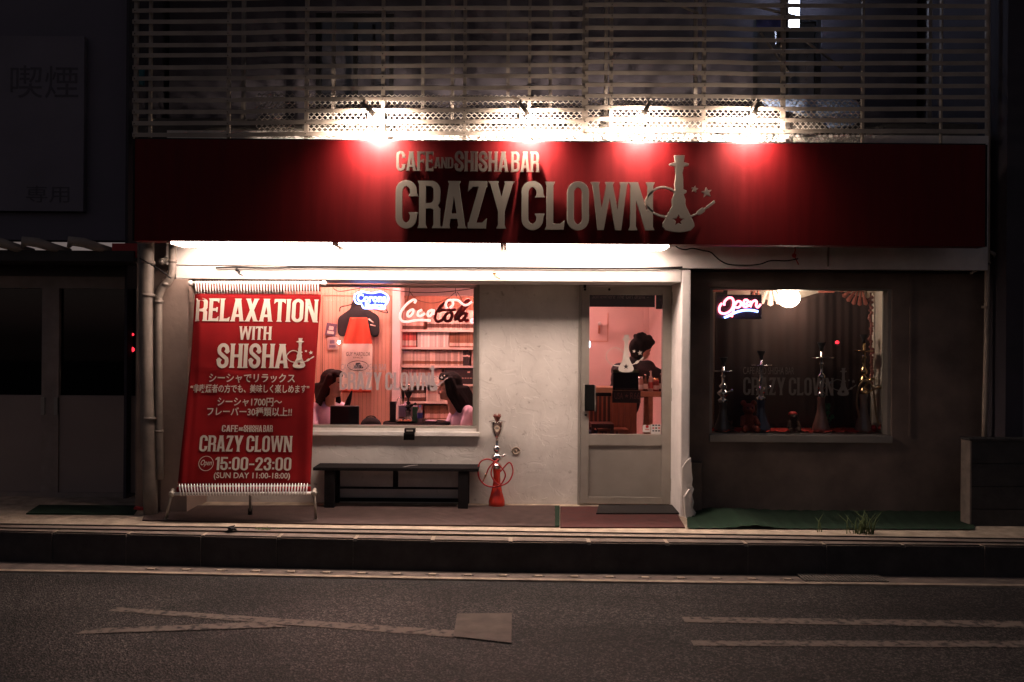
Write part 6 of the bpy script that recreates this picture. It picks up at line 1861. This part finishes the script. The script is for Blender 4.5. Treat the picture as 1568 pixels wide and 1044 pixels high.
for a, e, w in arms:
    pr_ += [('c', a, e, .05, .042), ('c', e, w, .038, .027)]
    dr_ = (w - e).normalized(); sd = dr_.cross(Vector((0, 0, 1))).normalized(); pm = w + dr_ * .05
    pr_ += [('c', w, pm, .026, .031), ('e', pm + dr_ * .01, (.033, .028, .024))]
    for k in range(4):
        r0 = pm + dr_ * .03 + sd * (k - 1.5) * .018; L = (.036, .043, .04, .03)[k]; m1 = r0 + dr_ * L - Vector((0, 0, .006)); pr_ += [('c', r0, m1, .009, .0085), ('c', m1, m1 + dr_ * L * .4 - Vector((0, 0, .025)), .0085, .0075)]
    th0 = pm - sd * .026; th1 = th0 + dr_ * .03 - sd * .022; pr_ += [('c', th0, th1, .011, .0095), ('c', th1, th1 + dr_ * .026, .0095, .008)]
eyes = [HV(.09, s * .036, .012) for s in (-1, 1)]; lipc = HV(.108, 0, -.068)
fuse('body', pr_, [skin, skin_lip, eye_dark], man, .008, 3, lambda c: 1 if (c - lipc).length < .018 else (2 if min((c - e).length for e in eyes) < .013 else 0))
sh = [('c', V(-.24, .08, -.24), V(.04, -.10, -.205), .084, .084), ('e', V(-.13, 0, -.33), (.205, .155, .20)), ('e', V(-.21, 0, -.55), (.19, .16, .22)), ('c', V(-.24, 0, -.60), V(-.30, 0, -.82), .165, .17), ('c', V(-.09, 0, -.15), V(-.11, 0, -.20), .075, .09)]
for a, e, w in arms: sh += [('c', a, e, .066, .056), ('c', e, e.lerp(w, .9), .052, .038)]
fuse('shirt', sh, black_cloth, man, .011, 3)
tr_ = [('e', V(-.28, 0, -.80), (.155, .185, .14))]
for s in (-1, 1): tr_ += [('c', V(-.28, s * .09, -.80), V(-.24, s * .10, -base_z + .46), .096, .07), ('c', V(-.24, s * .10, -base_z + .46), V(-.27, s * .10, -base_z + .09), .066, .055)]
fuse('trousers', tr_, denim, man, .014, 3)
hr = [('e', HV(-.03, 0, .05), (.108, .102, .095)), ('e', HV(-.075, 0, -.03), (.078, .092, .10)), ('e', HV(.03, 0, .10), (.07, .082, .042)), ('e', HV(-.02, -.085, 0), (.048, .03, .058)), ('e', V(-.055, 0, -.07), (.07, .08, .07))]
for k in range(26):
    a = random.uniform(0, 6.28); e_ = random.uniform(.1, 1.3)
    hr.append(('e', HV(-.03 + .125 * math.cos(a) * math.cos(e_), .105 * math.sin(a) * math.cos(e_), .06 + .105 * math.sin(e_)), (.028, .028, .024)))
for s in (-1, 1): hr.append(('c', HV(.03, s * .085, .06), HV(-.01, s * .088, -.045), .03, .026))
fuse('hair', hr, hair_mat, man, .010, 2)

# ================================================================== COUNTER AND THINGS SEEN THROUGH THE DOOR
ky = .62
kx0, kx1 = X(893, ky) - .25, X(976, ky); kz = Z(592, ky)
k_ = thing('counter', 'reddish planked wooden counter seen through the door', 'counter', ((kx0 + kx1) / 2, ky, 0))
mb = MB(); n = 13
for i in range(n):
    a = kx0 + (kx1 - kx0) * i / n; mb.box(a + .0015, a + (kx1 - kx0) / n - .0015, ky, ky + .02, .006, kz - .06, bev=.002, seg=1)
mb.build('front_boards', wood_red, k_)
MB().box(kx0, kx1 + .01, ky - .02, ky + .3, kz - .058, kz, bev=.004).build('countertop', mat('wood_light', (.50, .26, .15), .5, vary=.25, scale=5, stretch=(.6, 4, 4)), k_)
MB().box(kx0, kx1, ky + .021, ky + .3, .006, kz - .06).build('carcass', wood_red, k_)
a = P(902, 645, .45); b_ = P(936, 601, .45)
t = thing('chair', 'dark wooden slat back chair in front of the counter', 'chair', ((a.x + b_.x) / 2, .4, 0))
MB().box(a.x, b_.x, .44, .46, b_.z - .035, b_.z, bev=.004).build('top_rail', black_wood, t)
for k in range(5): MB().box(a.x + .01 + k * (b_.x - a.x - .045) / 4, a.x + .035 + k * (b_.x - a.x - .045) / 4, .445, .458, a.z, b_.z - .036).build('back_slat', mat('wood_dark', (.10, .04, .03), .5, vary=.3), t)
MB().box(a.x, b_.x, .2, .46, a.z - .04, a.z - .001, bev=.004).build('seat', MATS['wood_dark'], t)
for xx in (a.x + .015, b_.x - .015):
    for yy in (.22, .445): MB().box(xx - .014, xx + .014, yy - .014, yy + .014, .006, a.z - .041).build('leg', MATS['wood_dark'], t)
a = P(911, 672, ky - .05); b_ = P(958, 654, ky - .05)
t = thing('wooden_crate', 'low reddish wooden crate with dark stencilled letters before the counter', 'crate', ((a.x + b_.x) / 2, ky - .15, 0))
MB().box(a.x, b_.x, ky - .28, ky - .05, .006, b_.z, bev=.004).build('body', wood_red, t)
mb = MB(); font_mb(mb, 'TULL', VP(ky - .2815), (918, 660, 950, 671), 0, .001, bold=.03); mb.build('lettering', MATS['wood_dark'], t)
t = thing('bucket', 'dark round bucket at the lower left of the door glass', 'bucket', P(902, 668, .3))
c = P(900, 660, .3); MB().lathe((c.x, .3, .006), [(0, 0), (.075, 0), (.095, c.z), (.09, c.z), (0, .03)], 24).build('pail', denim, t)
MB().tube([Vector((c.x, .3, c.z)) + Vector((math.cos(k * .35) * .095, 0, math.sin(k * .35) * .06)) for k in range(10)], .004, 6).build('handle', black_metal, t)
# side table with bottles
sy2 = .66
a = X(976.5, sy2); b_ = X(1040, sy2); z = Z(598, sy2)
t = thing('side_table', 'small wooden table with bottles at the right inside the door', 'table', ((a + b_) / 2, sy2, 0))
MB().box(a + .012, b_, sy2 - .05, sy2 + .3, z - .05, z, bev=.004).build('tabletop', MATS['wood_light'], t)
for x_ in (X(996, sy2), b_ - .06):
    for yy in (sy2 - .02, sy2 + .26): MB().box(x_ - .022, x_ + .022, yy - .022, yy + .022, .006, z - .051, bev=.003).build('leg', MATS['wood_light'], t)
items = [(981, 575, .03, 'jar', 'squat glass jar at the left end of the side table', 'glass_jar'), (989, 572, .022, 'bottle', 'slim brown bottle beside the squat jar', 'brown'), (997, 566, .024, 'bottle', 'tall pale bottle in the middle of the side table', 'pale'),
         (1005, 577, .03, 'jar', 'wide red jar right of the tall pale bottle', 'red'), (1012, 570, .022, 'bottle', 'dark bottle at the right edge of the door glass', 'dark')]
for px, pt, r_, kind, lab, mk in items:
    x_ = X(px, sy2 + .05); h = Z(pt, sy2 + .05) - z
    o = thing('glass_' + kind, lab, kind, (x_, sy2 + .05, z))
    mm = BM.get(mk) or mat('jar_glass', (.50, .28, .22), .1, coat=.5)
    if kind == 'bottle': prof = [(0, .001), (r_, .001), (r_, h * .58), (r_ * .4, h * .76), (r_ * .36, h * .94), (0, h * .94)]
    else: prof = [(0, .001), (r_, .001), (r_ * 1.05, h * .5), (r_, h * .86), (0, h * .86)]
    MB().lathe((x_, sy2 + .05, z), prof, 18).build('body', mm, o)
    MB().lathe((x_, sy2 + .05, z), [(r_ * .42, h * .94), (r_ * .42, h), (0, h)] if kind == 'bottle' else [(r_ * .9, h * .865), (r_ * .9, h), (0, h)], 16).build('lid', chrome if mk != 'red' else brass, o)
    MB().lathe((x_, sy2 + .05, z), [(r_ * 1.06, h * .15), (r_ * 1.06, h * .45)], 18).build('paper_label', BM['white'] if mk != 'pale' else BM['red'], o)
# hanging black board, licence plate and top banner inside the door glass
dyi = .06
a = P(938.5, 597, dyi); b_ = P(978, 566, dyi)
t = thing('hanging_board', 'black hanging board with greenish top edge on the door glass', 'sign', ((a.x + b_.x) / 2, dyi, a.z))
MB().box(a.x, b_.x, dyi, dyi + .03, a.z, b_.z - .03, bev=.003).build('board', black_cloth, t)
MB().box(a.x, b_.x, dyi, dyi + .03, b_.z - .029, b_.z, bev=.003).build('top_edge', mat('moss_green', (.16, .15, .07), .7), t)
MB().box(a.x + .02, b_.x - .02, dyi - .002, dyi - .0005, a.z + .012, a.z + .02).build('chalk_line', mat('chalk_dim', (.12, .07, .07), .8), t)
a = P(937.5, 616.5, dyi); b_ = P(981, 597.5, dyi)
t = thing('licence_plate', 'dark licence plate reading USA R66 under the hanging board', 'plate', ((a.x + b_.x) / 2, dyi, a.z))
MB().box(a.x, b_.x, dyi, dyi + .006, a.z, b_.z - .002, bev=.002).build('plate', mat('plate_maroon', (.07, .03, .03), .5, vary=.3), t)
mb = MB(); pl = VP(dyi - .001)
font_mb(mb, 'USA', pl, (941, 601, 954, 611), 0, .0012); font_mb(mb, 'R66', pl, (965, 601, 979.5, 611), 0, .0012)
ca = pl.ab(959.5, 606); mb.loops([star(ca[0], ca[1], .02)], pl, lambda x, y: (x, y), 0, .0012)
mb.build('lettering', mat('plate_letter', (.34, .12, .10), .6), t)
a = P(896, 469.5, .1); b_ = P(1003, 447, .1)
t = thing('chalk_board', 'long dark board with chalk handwriting behind the top of the door glass', 'sign', ((a.x + b_.x) / 2, .1, a.z))
MB().box(a.x, b_.x, .1, .115, a.z, b_.z, bev=.003).build('board', mat('board_dark', (.055, .030, .030), .8), t)
font_mb(MB(), '"Somewhere The Girl drank"-', VP(.099), (905, 450, 993, 457), 0, .001, shear=.2).build('lettering', mat('chalk', (.30, .20, .17), .8), t)
a = P(1004.5, 473, .1); b_ = P(1016, 447, .1)
t = thing('star_board', 'small dark board with a dim star at the top right of the door', 'sign', ((a.x + b_.x) / 2, .1, a.z))
MB().box(a.x, b_.x + .05, .1, .112, a.z, b_.z, bev=.003).build('board', MATS['board_dark'], t)
ca = VP(.098).ab(1012, 459); MB().loops([star(ca[0], ca[1], .018)], VP(.098), lambda x, y: (x, y), 0, .001).build('star', MATS['chalk_dim'], t)
c = P(918, 495, 2.2)
t = thing('wall_sconce', 'tiny white wall lamp on the back wall seen through the door', 'lamp', c)
MB().ball(c, .022, 12, 8).build('shade', white_paint, t)
MB().box(c.x - .008, c.x + .008, c.y, 2.298, c.z - .12, c.z - .0, bev=.002).build('stem', wood_red, t)
c = P(901.5, 527, .9)
t = thing('window_light', 'bluish white round light glimpsed at the left edge of the door glass', 'light', c)
MB().ball(c, .03, 14, 10, sc=(.6, .6, 1.3)).build('lens', emis('cold_spot', (.7, .8, 1.0), 5), t)
MB().tube([c + Vector((0, 0, .03)), Vector((c.x, c.y, 2.4))], .006, 6).build('cord', black_metal, t)
